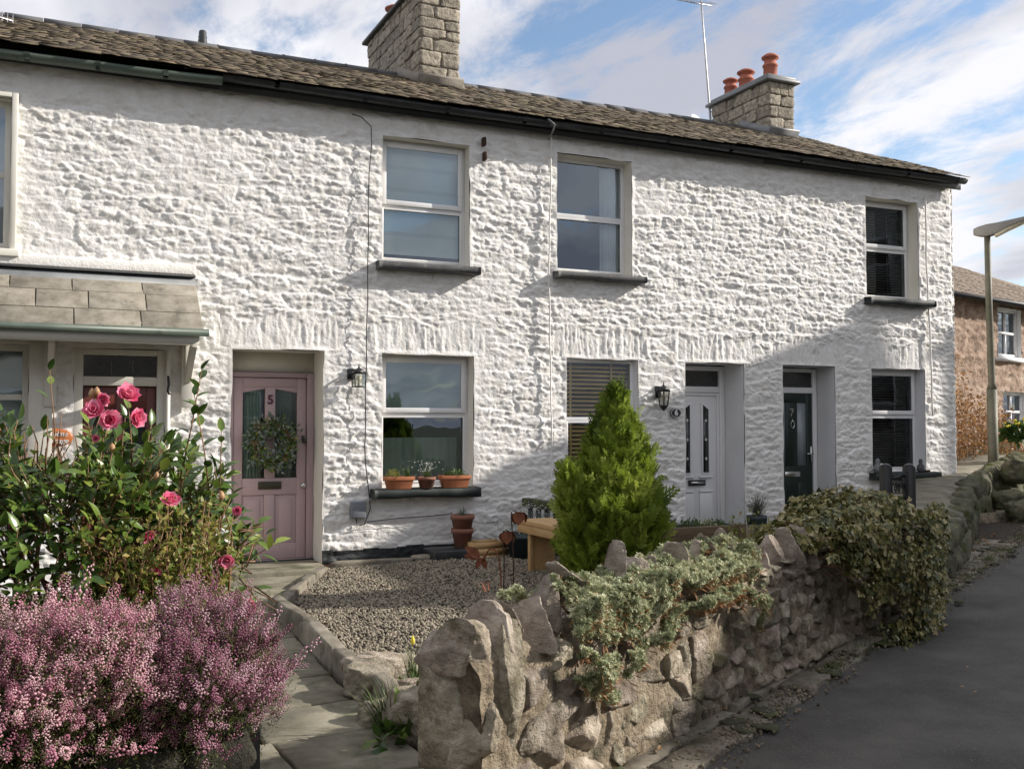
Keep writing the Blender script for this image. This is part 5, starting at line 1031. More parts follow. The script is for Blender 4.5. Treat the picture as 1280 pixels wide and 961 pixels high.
shoots = [(66, 600, 62, 468, 7), (75, 610, 77, 520, 8), (225, 600, 252, 468, 11), (262, 620, 243, 500, 9), (275, 640, 277, 545, 7), (20, 640, 22, 560, 6), (130, 600, 128, 520, 8), (165, 590, 160, 505, 7), (290, 670, 268, 590, 7), (190, 610, 200, 560, 5), (100, 620, 95, 575, 5), (240, 640, 236, 575, 6), (45, 640, 40, 590, 6)]
for (xa, ya, xb, yb, nl) in shoots:
    p = AZ(xa, ya, 4.75); e_ = AZ(xb, yb, 4.75); twig(p, e_ - p, np.linalg.norm(e_ - p), nl, (.06, .09)); tw.tube([p, p + [r.normal(0, .05), .15, -.5]], [.005, .009], 5)
for i in range(26):
    aa = r.uniform(0, 6.28); p = np.array([cam_c[0] + r.normal(0, .12), cam_c[1] + r.normal(0, .1), .0]); e_ = np.array([.08, 5.15, .92]) + np.array([math.cos(aa) * .55, math.sin(aa) * .35, r.uniform(-.2, .35)]); tw.tube([p, (p + e_) / 2 + r.normal(0, .06, 3), e_], [.016, .011, .005], 6)
lp, ld_, lu, ls = map(np.array, (lp, ld_, lu, ls)); q0 = lp - np.array([0, 0, 1.6]); zc_ = q0[:, 0] * math.sin(rad(24.9)) + q0[:, 1] * math.cos(rad(24.9)); sx_ = 640 + 1269 * (q0[:, 0] * math.cos(rad(24.9)) - q0[:, 1] * math.sin(rad(24.9))) / zc_; sy_ = 530 - 1269 * q0[:, 2] / zc_; kp = ~((sx_ > 28) & (sx_ < 106) & (sy_ > 500) & (sy_ < 582) & (r.random(len(lp)) > .06)); lp, ld_, lu, ls = lp[kp], ld_[kp], lu[kp], ls[kp]; b = MB(); scatter(b, LT, lp, frames(ld_, lu), ls); b.build('leaves', M['camleaf'], ca, smooth=True); tw.build('branches', M['twig'], ca)
def flower(px, py, z, R_, m, lab=None, seed=0, tilt=(0, -1, .35)):
    r = np.random.default_rng(seed); c = AZ(px, py, z); ax = np.array(tilt, float) + r.normal(0, .25, 3); ax /= np.linalg.norm(ax); b = MB(); PT = leafT(1.05, 4, .10, -.35)
    Pp, Dd_, Uu, Ss = [], [], [], []; s0 = np.cross(ax, [0, 0, 1.]); s0 /= np.linalg.norm(s0); u0 = np.cross(s0, ax)
    for ring, (nn, rr0, el_, sc) in enumerate(((9, .12, .15, .85), (8, .10, .55, .72), (7, .06, .95, .58), (5, .02, 1.3, .42))):
        for i in range(nn):
            a_ = 6.283 * i / nn + ring * .5 + r.normal(0, .12); rd = s0 * math.cos(a_) + u0 * math.sin(a_); Pp.append(c + rd * rr0 * R_); Dd_.append(rd * math.cos(el_) + ax * math.sin(el_) + r.normal(0, .06, 3)); Uu.append(ax * math.cos(el_) - rd * math.sin(el_) + r.normal(0, .1, 3)); Ss.append(R_ * sc * r.uniform(.9, 1.1))
    scatter(b, PT, np.array(Pp), frames(np.array(Dd_), np.array(Uu)), np.array(Ss)); o = b.build('flower', m, ca, smooth=True)
    if lab: o['label'] = lab
for i, (px, py, z, R_) in enumerate(((159, 494, 4.5, .058), (118, 513, 4.45, .052), (136, 524, 4.45, .052), (170, 523, 4.5, .052), (213, 626, 4.4, .048), (297, 638, 4.5, .026), (182, 668, 4.35, .045), (126, 500, 4.5, .04), (120, 548, 4.5, .02), (310, 757, 4.6, .05), (283, 700, 4.6, .04), (144, 520, 4.5, .03), (16, 660, 4.6, .03), (195, 712, 4.3, .03))):
    flower(px, py, z, R_, M['petal'], seed=i, tilt=[(.3, -1, .5), (-.3, -1, .3), (.1, -1, .0), (.6, -.8, .1)][i % 4])
for (px, py) in ((115, 492), (121, 490), (140, 560), (196, 596), (277, 620), (100, 640), (148, 622), (60, 655), (250, 655), (85, 600)):
    b = MB(); c = AZ(px, py, 4.5); b.lathe(c, [(.002, -.02), (.012, -.01), (.015, .0), (.010, .014), (.002, .024)], 8); b.build('bud', M['bud'], ca, smooth=True)
# small-leaved twiggy shrub in front of it
sh = thing('shrub', (.62, 4.75, 0), 'twiggy shrub with small yellow green leaves below the camellia flowers', 'shrub'); r = np.random.default_rng(61); lp, ld_, lu, ls = [], [], [], []; tw = MB()
for i in range(900):
    if i < 170:
        a_ = r.uniform(0, 6.28); e_ = np.array([.45 + math.cos(a_) * r.uniform(.05, .42), 4.75 + math.sin(a_) * .28, r.uniform(.75, 1.28)]); p0 = np.array([.5 + r.normal(0, .12), 4.8, .25]); md = (p0 + e_) / 2 + r.normal(0, .06, 3); tw.tube([p0, md, e_], [.008, .005, .002], 5); base = (md, e_)
        for k_ in range(64):
            u = r.random(); q = md + (e_ - md) * u + r.normal(0, .022, 3); lp.append(q); ld_.append(r.normal(size=3) + [0, 0, .5]); lu.append(r.normal(0, .5, 3) + [0, -.3, 1]); ls.append(r.uniform(.018, .044))
for i in range(60):
    p0 = np.array([r.uniform(.1, .9), r.uniform(4.6, 4.85), r.uniform(.8, 1.2)]); tw.tube([p0, p0 + r.normal(0, .05, 3), p0 + r.normal(0, .09, 3)], [.004, .003, .0015], 5)
lp, ld_, lu, ls = map(np.array, (lp, ld_, lu, ls)); b = MB(); scatter(b, leafT(.5, 2, .1, .1), lp, frames(ld_, lu), ls); b.build('leaves', M['smleaf'], sh); tw.build('branches', M['twig'], sh)
def spikeT(seed, n=24):
    r = np.random.default_rng(seed); V = []; F = []
    for i in range(n):
        t_ = i / n; a_ = i * 2.4; rr0 = .11 * (1 - .45 * t_); c = np.array([math.cos(a_) * rr0, .12 + .88 * t_, math.sin(a_) * rr0]); s_ = .075 * (1 - .35 * t_) * r.uniform(.8, 1.15); k = len(V)
        for v in OCT[0]: V.append(c + np.array([v[0] * s_ * .7, v[1] * s_ * .7, v[2] * s_ * .7]) + np.array([math.cos(a_), -.2, math.sin(a_)]) * (abs(v[2])) * .02)
        F += [tuple(x + k for x in f) for f in OCT[1]]
    return np.array(V), F
def heather(c, Rr, n, m, lab, seed, bend=(0, 0, 0)):
    n = int(n * .72)
    r = np.random.default_rng(seed); ht = thing('heather', (c[0], c[1], .5), lab, 'heather', None); d = r.normal(size=(n, 3)); d /= np.linalg.norm(d, axis=1, keepdims=True); d[:, 2] = np.where(r.random(n) < .72, np.abs(d[:, 2]), d[:, 2])
    d[:, 2] = np.maximum(d[:, 2], -.30 + .2 * r.random(n)); d[:, 1] = np.where(r.random(n) < .5, -np.abs(d[:, 1]), d[:, 1]); d /= np.linalg.norm(d, axis=1, keepdims=True)
    q = (1 + .55 * fbm(d[:, 0] * 2.8 + seed, d[:, 1] * 2.8, d[:, 2] * 2.8, 3, seed)) * (.62 + .38 * r.random(n) ** .6); P = np.array(c) + d * q[:, None] * np.array(Rr)
    dr = d * .60 + np.array([0, 0, .70]) + r.normal(0, .34, (n, 3)) + np.array(bend); L_ = r.uniform(.035, .085, n) * (1 + .8 * (r.random(n) < .08)); b = MB()
    for k in range(2):
        q_ = slice(k * n // 2, (k + 1) * n // 2); scatter(b, spikeT(k), P[q_], frames(dr[q_], randu(len(P[q_]))), np.stack([L_[q_] ** .5 * .35, L_[q_] * 1.1, L_[q_] ** .5 * .35], 1))
    b.build('flower_spikes', m, ht)
    nn = n * 26; j = r.integers(0, n, nn); Pn = P[j] - dr[j] * r.uniform(-.05, .12, nn)[:, None] + r.normal(0, .018, (nn, 3)); b = MB(); scatter(b, DIA, Pn, frames(dr[j] + r.normal(0, .6, (nn, 3)), randu(nn)), np.stack([np.full(nn, .0032), r.uniform(.012, .026, nn), np.full(nn, .002)], 1)); b.build('needles', M['needle'], ht)
    b = MB()
    for i in range(110): p0 = np.array(c) + np.array([r.normal(0, .08), r.normal(0, .08), -.15]); k = r.integers(n); b.tube([p0, (p0 + P[k]) / 2 + r.normal(0, .02, 3), P[k]], [.006, .004, .002], 4)
    b.build('stems', M['bark'], ht); return ht
heather((-.02, 3.85, .62), (.46, .36, .34), 2300, M['heath'], 'pale pink flowering heather at the left edge of the front bed', 71)
heather((.52, 3.92, .60), (.30, .34, .33), 2100, M['heathd'], 'mauve flowering heather beside the black gate post and path', 72, (.10, 0, .05))
heather((-.75, 3.75, .55), (.40, .34, .34), 900, M['heath'], 'pink heather furthest to the left on the planted wall', 73)
# planted low wall under the heathers + post
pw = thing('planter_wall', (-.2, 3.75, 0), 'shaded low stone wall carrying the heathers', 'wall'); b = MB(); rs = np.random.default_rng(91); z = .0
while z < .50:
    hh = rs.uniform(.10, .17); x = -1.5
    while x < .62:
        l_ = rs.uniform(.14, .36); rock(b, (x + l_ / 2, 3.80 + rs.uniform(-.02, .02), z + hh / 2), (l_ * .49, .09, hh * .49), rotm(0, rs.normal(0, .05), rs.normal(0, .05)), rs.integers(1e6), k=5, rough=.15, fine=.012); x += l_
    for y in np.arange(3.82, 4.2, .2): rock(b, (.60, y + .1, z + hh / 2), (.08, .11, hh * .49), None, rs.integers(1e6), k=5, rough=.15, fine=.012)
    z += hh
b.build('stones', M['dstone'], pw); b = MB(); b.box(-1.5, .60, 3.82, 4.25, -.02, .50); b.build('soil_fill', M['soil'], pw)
b = MB(); b.box(.69, .775, 3.93, 4.02, 0, .60, .3); o = b.build('gate_post', M['blackp'], None, loc=(.73, 3.97, 0), bevel=.004); tag(o, 'short black gate post at the path entrance beside the mauve heather', 'post')
b = MB(); rock(b, (.62, 3.60, .11), (.20, .16, .13), rotm(0, .25, -.5), 5, T=CG10, rough=.15, fine=.012); o = b.build('rock', M['gstone'], None, loc=(.62, 3.6, 0)); tag(o, 'sloping pale boulder at the foot of the short black post', 'rock')
r = np.random.default_rng(95); nn = 900
bladeT = ([(-.5, 0, 0), (.5, 0, 0), (.42, .4, .03), (-.42, .4, .03), (.25, .75, -.02), (-.25, .75, -.02), (0, 1, -.12)], [(0, 1, 2, 3), (3, 2, 4, 5), (5, 4, 6)])
def tuft(name, c, n, h, spread, m, lab, cat, wdt=.004, seed=0, lean=.45, parent=None, rad0=.02):
    r = np.random.default_rng(seed); P = np.array(c) + np.c_[r.normal(0, rad0, (n, 2)), np.zeros(n)]; d = np.c_[r.normal(0, lean, (n, 2)), np.ones(n)]; b = MB()
    scatter(b, bladeT, P, frames(d, np.c_[d[:, :2] * -1, np.full(n, .6)] + r.normal(0, .2, (n, 3))), np.stack([np.full(n, wdt), h * r.uniform(.55, 1.1, n), np.full(n, h)], 1))
    if parent is not None: return b.build(name, m, parent)
    o = b.build(name, m, None, loc=tuple(c)); return tag(o, lab, cat)
tuft('strap_leaf_plant', AZ(95, 925, 3.55) - [0, 0, .06], 40, .12, .1, M['glow'], 'green leaf rosette growing from the dark wall under the heathers', 'plant', .012, 3, .7)
tuft('dry_grass', (.52, 3.80, .34), 90, .20, .1, M['deadst'], 'dry brown grass hanging by the sloping boulder', 'grass tuft', .002, 4, .8)
# ------------------------------------------------------------------ things in the front gardens
def GP(px, py):
    d = ray(px, py); t = (0 - 1.6) / (d[2] - GS * d[0]); return np.array([d[0] * t, d[1] * t, 1.6 + d[2] * t])
# bench
bx, by = 4.36, 9.12; bz = g(bx)
be = thing('bench', (bx + .2, by - .5, bz), 'new pale pine bench beside the conifer on the gravel', 'bench')
b = MB(); b.box(bx - .03, bx + .15, 8.20, 9.22, bz + .50, bz + .545, .3); b.box(bx + .155, bx + .34, 8.20, 9.22, bz + .50, bz + .545, .6); b.build('seat', M['wood'], be, bevel=.006)
b = MB(); b.box(bx - .028, bx + .005, 8.22, 9.20, bz + .42, bz + .498, .3); b.box(bx + .30, bx + .33, 8.22, 9.20, bz + .42, bz + .498, .3); b.build('apron', M['wood'], be, bevel=.004)
for y in (9.0, 8.27):
    b = MB(); b.box(bx + .055, bx + .29, y, y + .035, bz, bz + .498); b.box(bx + .008, bx + .052, y - .01, y + .045, bz, bz + .498, .9); b.build('leg', M['wood'], be, bevel=.004)
# divider fence with mossy rail
fx = 5.10; fe = thing('fence', (fx, 9.6, g(fx)), 'dark green picket divider with a thick mossy top rail behind the bench', 'fence')
b = MB(); b.box(fx - .05, fx + .05, 8.5, 10.62, .66, .755); b.build('rail', M['moss'], fe, bevel=.012)
b = MB(); b.box(fx - .02, fx + .02, 8.5, 10.62, .22, .28); b.build('rail', M['dgreen'], fe)
for y in np.arange(8.55, 10.62, .21): b = MB(); b.box(fx - .012, fx + .012, y, y + .09, g(fx), .66); b.build('picket', M['dgreen'], fe)
# raised sleeper bed in front of the white door
A, B = AT(836, 680, 9.55), AT(928, 682, 9.55); pb = thing('raised_bed', ((A[0] + B[0]) / 2, 9.7, g(A[0])), 'weathered timber raised bed in front of the white plastic door', 'planter')
xa, xb = A[0] - .35, B[0]; zt = AT(880, 658, 9.55)[2]; b = MB(); b.box(xa, xb - .08, 9.52, 9.60, zt - .2, zt); b.box(xb - .078, xb + .02, 9.50, 9.62, zt - .22, zt + .01, .7); b.build('sleeper', M['oldwood'], pb, bevel=.008)
b = MB(); b.box(xa, xb - .08, 9.515, 9.6, 0.15, zt - .204); b.box(xb - .07, xb + .01, 9.604, 10.2, .15, zt - .01); b.box(xa, xa + .07, 9.604, 10.2, .15, zt - .01); b.build('lower_board', M['dgreen'], pb)
b = MB(); b.box(xa + .08, xb - .08, 9.605, 10.2, .15, zt - .04); b.build('soil', M['soil'], pb)
def leafball(name, c, Rr, n, sz, m, lab, cat, seed, T=None, parent=None):
    r = np.random.default_rng(seed); d = randu(n); d[:, 2] = np.abs(d[:, 2]); P = np.array(c) + d * np.array(Rr) * (r.uniform(.5, 1, n) * (1 + .3 * fbm(d[:, 0] * 3, d[:, 1] * 3, d[:, 2] * 3, 2, seed)))[:, None]
    b = MB(); scatter(b, T or leafT(.45, 2, .1, .1), P, frames(d + r.normal(0, .7, (n, 3)), r.normal(0, .5, (n, 3)) + np.array([0, -.3, 1])), r.uniform(sz * .6, sz * 1.2, n))
    if parent is not None: return b.build(name, m, parent)
    o = b.build(name, m, None, loc=tuple(c)); return tag(o, lab, cat)
leafball('purple_plant', (xa + .45, 9.8, zt - .02), (.16, .12, .16), 260, .05, M['purp'], 'dark purple leafy plant at the left end of the raised bed', 'plant', 5)
leafball('green_plant', (xa + .78, 9.75, zt - .03), (.16, .10, .10), 220, .045, M['glow'], 'low green plant second along the raised bed', 'plant', 6)
leafball('green_plant', (xa + 1.05, 9.78, zt - .03), (.12, .10, .07), 140, .04, M['sedum'], 'small grey green plant third along the raised bed', 'plant', 7)
leafball('green_plant', (xb - .22, 9.74, zt - .03), (.12, .10, .08), 160, .04, M['glow'], 'small bright green plant near the right end of the raised bed', 'plant', 8)
leafball('white_flower', (xb - .48, 9.78, zt), (.06, .05, .07), 60, .03, M['white'], 'tiny white flower clump at the middle of the raised bed', 'flower', 9)
# pots on the sill
def recpot(px0, px1, lab, m, planter):
    a, c_ = AT(px0, 600, 10.57)[0], AT(px1, 600, 10.57)[0]; zz0 = .899; t = thing('plant_pot', ((a + c_) / 2, 10.57, zz0), lab, 'plant pot', 'terracotta pots on the windowsill'); h = .135; V = []
    for z, i_ in ((0, .035), (h * .72, .012), (h * .72, 0), (h, -.002), (h, .012), (h * .8, .02)):
        V += [(a + i_, 10.57 - .075 + i_ * .7, zz0 + z), (c_ - i_, 10.57 - .075 + i_ * .7, zz0 + z), (c_ - i_, 10.57 + .075 - i_ * .7, zz0 + z), (a + i_, 10.57 + .075 - i_ * .7, zz0 + z)]
    b = MB(); b.add(V, [(i * 4 + j, i * 4 + (j + 1) % 4, (i + 1) * 4 + (j + 1) % 4, (i + 1) * 4 + j) for i in range(5) for j in range(4)] + [(3, 2, 1, 0), (20, 21, 22, 23)]); b.build('pot', m, t, bevel=.003); planter(t, (a + c_) / 2, zz0 + h, (c_ - a) / 2)
def pA(t, x, z, w_): leafball('foliage', (x - .07, 10.56, z - .01), (.085, .07, .10), 420, .022, M['smleaf'], '', '', 11, parent=t); tuft('grassy_leaves', (x + .09, 10.57, z - .01), 50, .13, .05, M['glow'], '', '', .007, 12, .25, parent=t)
def pB(t, x, z, w_):
    tuft('grassy_leaves', (x, 10.57, z - .01), 90, .12, .05, M['grass'], '', '', .004, 13, .3, parent=t); r = np.random.default_rng(14); b = MB(); n_ = 70
    P = np.c_[r.normal(x, .06, n_), r.normal(10.56, .03, n_), z + r.uniform(.06, .17, n_)]; scatter(b, OCT, P, frames(randu(n_), randu(n_)), r.uniform(.004, .008, n_)); struct(b.build('white_flowers', M['white'], t), 'stuff')
def pC(t, x, z, w_): leafball('foliage', (x, 10.57, z - .01), (.14, .07, .075), 420, .026, M['glow'], '', '', 15, parent=t)
recpot(481, 516, 'orange rectangular pot with yellow green clump, leftmost on the black windowsill', M['terra'], pA)
recpot(550, 586, 'orange rectangular pot with leafy green plant, rightmost on the black windowsill', M['terra'], pC)
def roundpot(c, r_, h, m, t, rim=True): b = MB(); b.lathe(c, [(r_ * .68, 0), (r_ * .9, h * .74), (r_, h * .75), (r_, h), (r_ * .9, h), (r_ * .86, h * .85), (.002, h * .84)], 24); return b.build('pot', m, t, smooth=False)
x_ = AT(533, 600, 10.57)[0]; t = thing('plant_pot', (x_, 10.57, .899), 'small round brown pot with white flowers between the two rectangular pots', 'plant pot', 'terracotta pots on the windowsill'); roundpot((x_, 10.57, .899), .105, .125, M['terrad'], t); pB(t, x_, .899 + .125, .1)
# stacked pot by the wall
x_ = AT(578, 660, 10.42)[0]; t = thing('plant_pot', (x_, 10.42, .26), 'tall faded terracotta pot standing in another against the white wall', 'plant pot'); roundpot((x_, 10.42, .26), .125, .20, M['terrad'], t); roundpot((x_, 10.42, .42), .135, .19, M['terrad'], t)
tuft('grassy_leaves', (x_, 10.42, .58), 90, .14, .05, M['silver'], '', '', .006, 16, .5, parent=t)
b = MB(); b.box(x_ - .42, x_ + .10, 10.18, 10.55, g(x_), .258); o = b.build('black_tub', M['blackp'], None, loc=(x_ - .15, 10.35, g(x_)), bevel=.02); tag(o, 'low black tub under the tall faded terracotta pot', 'tub')
a_, c_ = AT(588, 690, 10.25)[0], AT(629, 690, 10.25)[0]; t = thing('wooden_crate', ((a_ + c_) / 2, 10.3, g(a_)), 'small pale wooden crate between the black tub and the dark planter', 'crate'); b = MB(); 
for i in range(3): b.box(a_, c_, 10.15, 10.165, .115 + i * .072, .18 + i * .072, .2 * i); b.box(a_, c_, 10.42, 10.435, .115 + i * .072, .18 + i * .072)
b.box(a_, a_ + .015, 10.166, 10.419, .115, .32); b.box(c_ - .015, c_, 10.166, 10.419, .115, .32); b.build('boards', M['oldwood'] if 0 else M['wood'], t)
x_ = AT(662, 690, 10.0)[0]; t = thing('planter', (x_, 10.0, g(x_)), 'dark grey tub of fine white flowered plant left of the bench', 'planter'); b = MB(); b.lathe((x_, 10.0, g(x_)), [(.20, 0), (.26, .24), (.28, .25), (.28, .29), (.25, .29), (.24, .25), (.01, .24)], 24); b.build('tub', M['dgreen'], t)
leafball('foliage', (x_, 10.0, g(x_) + .25), (.34, .22, .34), 900, .022, M['silver'], '', '', 17, parent=t); r = np.random.default_rng(18); b = MB(); n_ = 340; d = randu(n_); d[:, 2] = abs(d[:, 2]); P = np.array([x_, 9.98, g(x_) + .27]) + d * np.array([.36, .24, .36]) * r.uniform(.8, 1.05, (n_, 1)); scatter(b, OCT, P, frames(randu(n_), randu(n_)), r.uniform(.004, .009, n_)); struct(b.build('white_flowers', M['white'], t), 'stuff')
for (px, py, rr_, hh, mm, lab) in ((706, 690, .13, .26, 'gutterg', 'round green glazed pot behind the bench legs'), (735, 690, .12, .16, 'terrad', 'old clay pot beside the conifer trunk')):
    p = GP(px, py + 12); p[1] = min(p[1], 9.5); t = thing('plant_pot', tuple(p), lab, 'plant pot'); roundpot(tuple(p), rr_, hh, M[mm], t); leafball('foliage', (p[0], p[1], p[2] + hh * .9), (.13, .13, .10), 160, .03, M['glow'], '', '', int(px), parent=t)
# rusty garden stakes
def stake(px, pytop, pybot, z, kind, lab):
    bt = AZ(px + (3 if kind else 0), pybot, z); tp = AZ(px, pytop, z); t = thing('garden_stake', tuple(bt), lab, 'garden ornament', 'rusty metal garden stakes'); b = MB(); b.tube([bt, (bt + tp) / 2 + [.01, 0, 0], tp, tp + np.array([.03, 0, .012]), tp + np.array([.06, 0, -.01])], .005, 6); b.build('rod', M['rustd'], t)
    c = tp + np.array([.065 if kind == 1 else .03, 0, -.05]); b = MB(); PT = leafT(.9, 4, .25, .1); k = 5; dd = np.array([[.55 * math.cos(q) + .35, .5 * math.sin(q), -.8] for q in np.linspace(0, 5, k)]); scatter(b, PT, np.tile(c + [0, 0, .05], (k, 1)), frames(dd, dd * [1, 1, 0] + [0, 0, .2]), np.full(k, .115)); b.build('bell_flower', M['rust'], t)
stake(639, 640, 752, 8.6, 1, 'rusty garden stake with open bell flower, the taller of two'); stake(629, 664, 752, 8.7, 0, 'rusty garden stake with drooping closed flower, the shorter of two')
bt = AZ(622, 752, 8.7); t = thing('metal_bird', tuple(bt), 'rusty sheet metal crane with arched neck standing on the gravel', 'garden ornament'); b = MB(); nk = [AZ(626, 752, 8.7), AZ(626, 715, 8.7), AZ(623, 694, 8.7), AZ(618, 686, 8.7), AZ(611, 687, 8.7), AZ(607, 693, 8.7), AZ(604, 700, 8.7)]
b.tube(nk, [.006, .006, .007, .008, .008, .010, .012], 6); b.build('neck_rod', M['rust'], t); c = AZ(600, 697, 8.7); b = MB(); dd = np.array([[-1, .0, .75], [-.9, .3, .2], [.5, 0, -.7], [-.3, 0, -.8]], float); scatter(b, leafT(.5, 4, .2, .1), np.tile(c, (4, 1)), frames(dd, np.array([[0, -1, .3]] * 4, float)), np.array([.17, .14, .12, .10])); b.build('body', M['rust'], t)
b = MB(); r = np.random.default_rng(3); xa_ = GP(405, 720); xb_ = GP(462, 716)
for i in range(26): u = i / 25; p = xa_ + (xb_ - xa_) * u; b.tube([(p[0] + .02 * math.cos(q), 10.46 + .02 * math.sin(q * .7), .11 + .028 * math.sin(q)) for q in np.linspace(i, i + 6.3, 9)], .0035, 5)
b.tube([(xa_[0], 10.46, .085), (xb_[0], 10.46, .085)], .01, 6); o = b.build('boot_brush', M['rust'], None, loc=(xa_[0], 10.46, .08)); tag(o, 'rusty coiled boot brush lying against the black plinth', 'boot brush')
# rockery at the gravel corner
for i, (px, py, sx, sy, sz, lab) in enumerate(((487, 846, .30, .14, .10, 'long flat dark boulder at the corner of the gravel'), (462, 872, .17, .14, .12, 'brown boulder nearest the edging stones'), (505, 872, .15, .12, .08, 'small pale boulder in front of the long flat one'), (528, 922, .17, .15, .15, 'pinkish block of rock against the wall end'), (470, 905, .10, .10, .09, 'small mossy stone below the brown boulder'))):
    p = GP(px, py + 6); b = MB(); rock(b, (p[0], p[1], p[2] + sz * .7), (sx, sy, sz), rotm(.1, .1 * (-1) ** i, .3 + i), 50 + i, T=CG14, k=5, rough=.22, cuts=8, fine=.012); o = b.build('rock', M['gstone'], None, loc=tuple(p)); tag(o, lab, 'rock')
p = GP(488, 935); p[2] += .0; tuft('snowdrop', tuple(p + [.02, .1, .05]), 90, .30, .1, M['grass'], 'clump of dark green strap leaves with white snowdrops beside the wall end', 'plant', .008, 21, .6)
p = GP(520, 862); t = thing('daffodil', tuple(p), 'young daffodil clump with one yellow bud behind the boulders', 'flower'); tuft('leaves', tuple(p), 60, .30, .05, M['grass'], '', '', .006, 22, .22, parent=t); b = MB(); q = AZ(516, 800, 6.4); b.lathe(tuple(q), [(.002, -.03), (.012, -.02), (.014, .0), (.004, .03)], 8); b.build('bud', mat('yellow_bud', [(.6, .5, .03), (.7, .6, .06)]), t)
p = GP(528, 878); leafball('primrose', tuple(p), (.2, .18, .14), 420, .05, M['glow'], 'bright green low leafy plant between boulders and wall end', 'plant', 23)
p = GP(500, 945); leafball('bergenia', tuple(p + [.06, .04, 0]), (.16, .14, .2), 40, .13, M['camleaf'], 'broad dark leaved plant at the path edge below the snowdrops', 'plant', 24)
p = GP(598, 742); tuft('red_tulip', AZ(606, 738, 6.2), 14, .07, .02, M['rust'], 'small red leaved shoot poking up behind the coping stones', 'plant', .008, 25, .3)
# plants along the far garden
p = AZ(980, 655, 12.6); t = thing('lavender', (p[0], 10.2, g(p[0]) + .3), 'grey dried lavender in a pot beside the dark green door', 'plant'); tuft('stems', (p[0] - .15, 10.35, .42), 260, .38, .1, M['lav'], '', '', .004, 26, .4, parent=t); b = MB(); b.lathe((p[0] - .15, 10.35, g(p[0])), [(.10, 0), (.13, .2), (.13, .24), (.01, .22)], 16); b.build('pot', M['dgreen'], t)
for i, (x, y) in enumerate(((7.6, 8.2), (8.4, 9.0), (6.6, 8.3), (9.2, 8.6), (7.0, 7.5), (9.9, 9.6))):
    leafball('garden_shrub', (x, y, g(x)), (.5, .4, .42 + .05 * (i % 3)), 900, .05, M['ivy'] if i % 2 else M['smleaf'], ['low shrub behind the ivy nearest the raised bed', 'low leafy shrub in front of the dark green door', 'low shrub just right of the conifer', 'green shrub below the far ground floor window', 'leafy shrub touching the back of the wall coping', 'leafy shrub at the far corner of the terrace'][i], 'shrub', 30 + i)
b = MB(); b.box(6.0, 12.3, 9.6, 9.72, .1, .42); o = b.build('low_garden_wall', M['gdirt'], None, loc=(6.0, 9.66, .1)); tag(o, 'low dark retaining wall hidden behind the shrubs', 'wall')
# ------------------------------------------------------------------ fittings on the facade
def lantern(c, w_, h, lab, style):
    t = thing('wall_lantern', c, lab, 'lantern'); x, y, z = c; n = 4 if style == 0 else 6; b = MB(); rt, rb_ = w_ * .5, w_ * (.5 if style == 0 else .34); rot = math.pi / 4 if n == 4 else 0
    pt = lambda r_, zz, i: (x + r_ * math.cos(rot + 6.2832 * i / n) * (1.25 if n == 4 else 1), y + r_ * math.sin(rot + 6.2832 * i / n) * (1.25 if n == 4 else 1), zz)
    for i in range(n):
        b.tube([pt(rb_, z - h * .40, i), pt(rt, z + h * .20, i)], .006, 5); b.tube([pt(rb_, z - h * .40, i), pt(rb_, z - h * .40, i + 1)], .006, 5); b.tube([pt(rt, z + h * .20, i), pt(rt, z + h * .20, i + 1)], .006, 5)
    b.build('cage', M['black'], t)
    b = MB(); V = [pt(rt * 1.22, z + h * .19, i) for i in range(n)] + [pt(rt * .45, z + h * .40, i) for i in range(n)] + [(x, y, z + h * .46)]
    b.add(V, [(i, (i + 1) % n, (i + 1) % n + n, i + n) for i in range(n)] + [(i + n, (i + 1) % n + n, 2 * n) for i in range(n)] + [tuple(range(n - 1, -1, -1))]); b.lathe((x, y, z + h * .44), [(.012, 0), (.006, .02), (.009, .03), (.001, .045)], 8); b.build('lantern_roof', M['black'], t)
    b = MB(); b.lathe((x, y, z - h * .40), [(rb_ * (1.2 if n == 4 else 1.1), 0), (rb_ * .9, -.02), (rb_ * .35, -.05), (.004, -.065)] if style else [(rb_ * 1.1, .006), (rb_ * 1.1, -.006)], n, ); b.build('base', M['black'], t)
    g_ = MB(); 
    for i in range(n): g_.quad(pt(rb_ * .93, z - h * .39, i), pt(rb_ * .93, z - h * .39, i + 1), pt(rt * .93, z + h * .19, i + 1), pt(rt * .93, z + h * .19, i))
    g_.build('glass', M['lantg'], t); b = MB(); b.lathe((x, y, z - h * .38), [(.012, 0), (.012, h * .2), (.026, h * .28), (.024, h * .40), (.004, h * .47)], 12); b.build('bulb', M['bulb'], t, smooth=True)
    b = MB(); yw = D - .03; b.box(x - .04 - (.05 if style == 0 else 0), x + .04 - (.05 if style == 0 else 0), yw - .02, yw + .03, z - h * .05, z + h * .42); b.tube([(x - (.05 if style == 0 else 0), yw, z + h * .34), (x, y + .03, z + h * .38), (x, y, z + h * .30)], .010, 6); b.build('bracket', M['black'], t)
lantern((3.085, 10.54, 2.10), .13, .24, 'square black lantern with clear glass between pink door and window', 0)
lantern((6.95, 10.54, 1.95), .16, .30, 'six sided black lantern with amber glass left of the white plastic door', 1)
t = thing('house_number_plaque', (7.20, 10.64, 1.745), 'oval black plaque with white 6 beside the white plastic door', 'sign'); b = MB(); b.lathe((0, 0, 0), [(.078, 0), (.078, .008), (.07, .014)], 28, M=Matrix.Translation((7.20, 10.655, 1.745)) @ Matrix.Rotation(rad(90), 4, 'X') @ Matrix.Diagonal((1.05, .78, 1, 1))); b.build('plate', M['black'], t)
text('6', .10, 7.20, 10.637, 1.745, M['signt'], t, 'lettering', bold=.003)
b = MB(); V = []
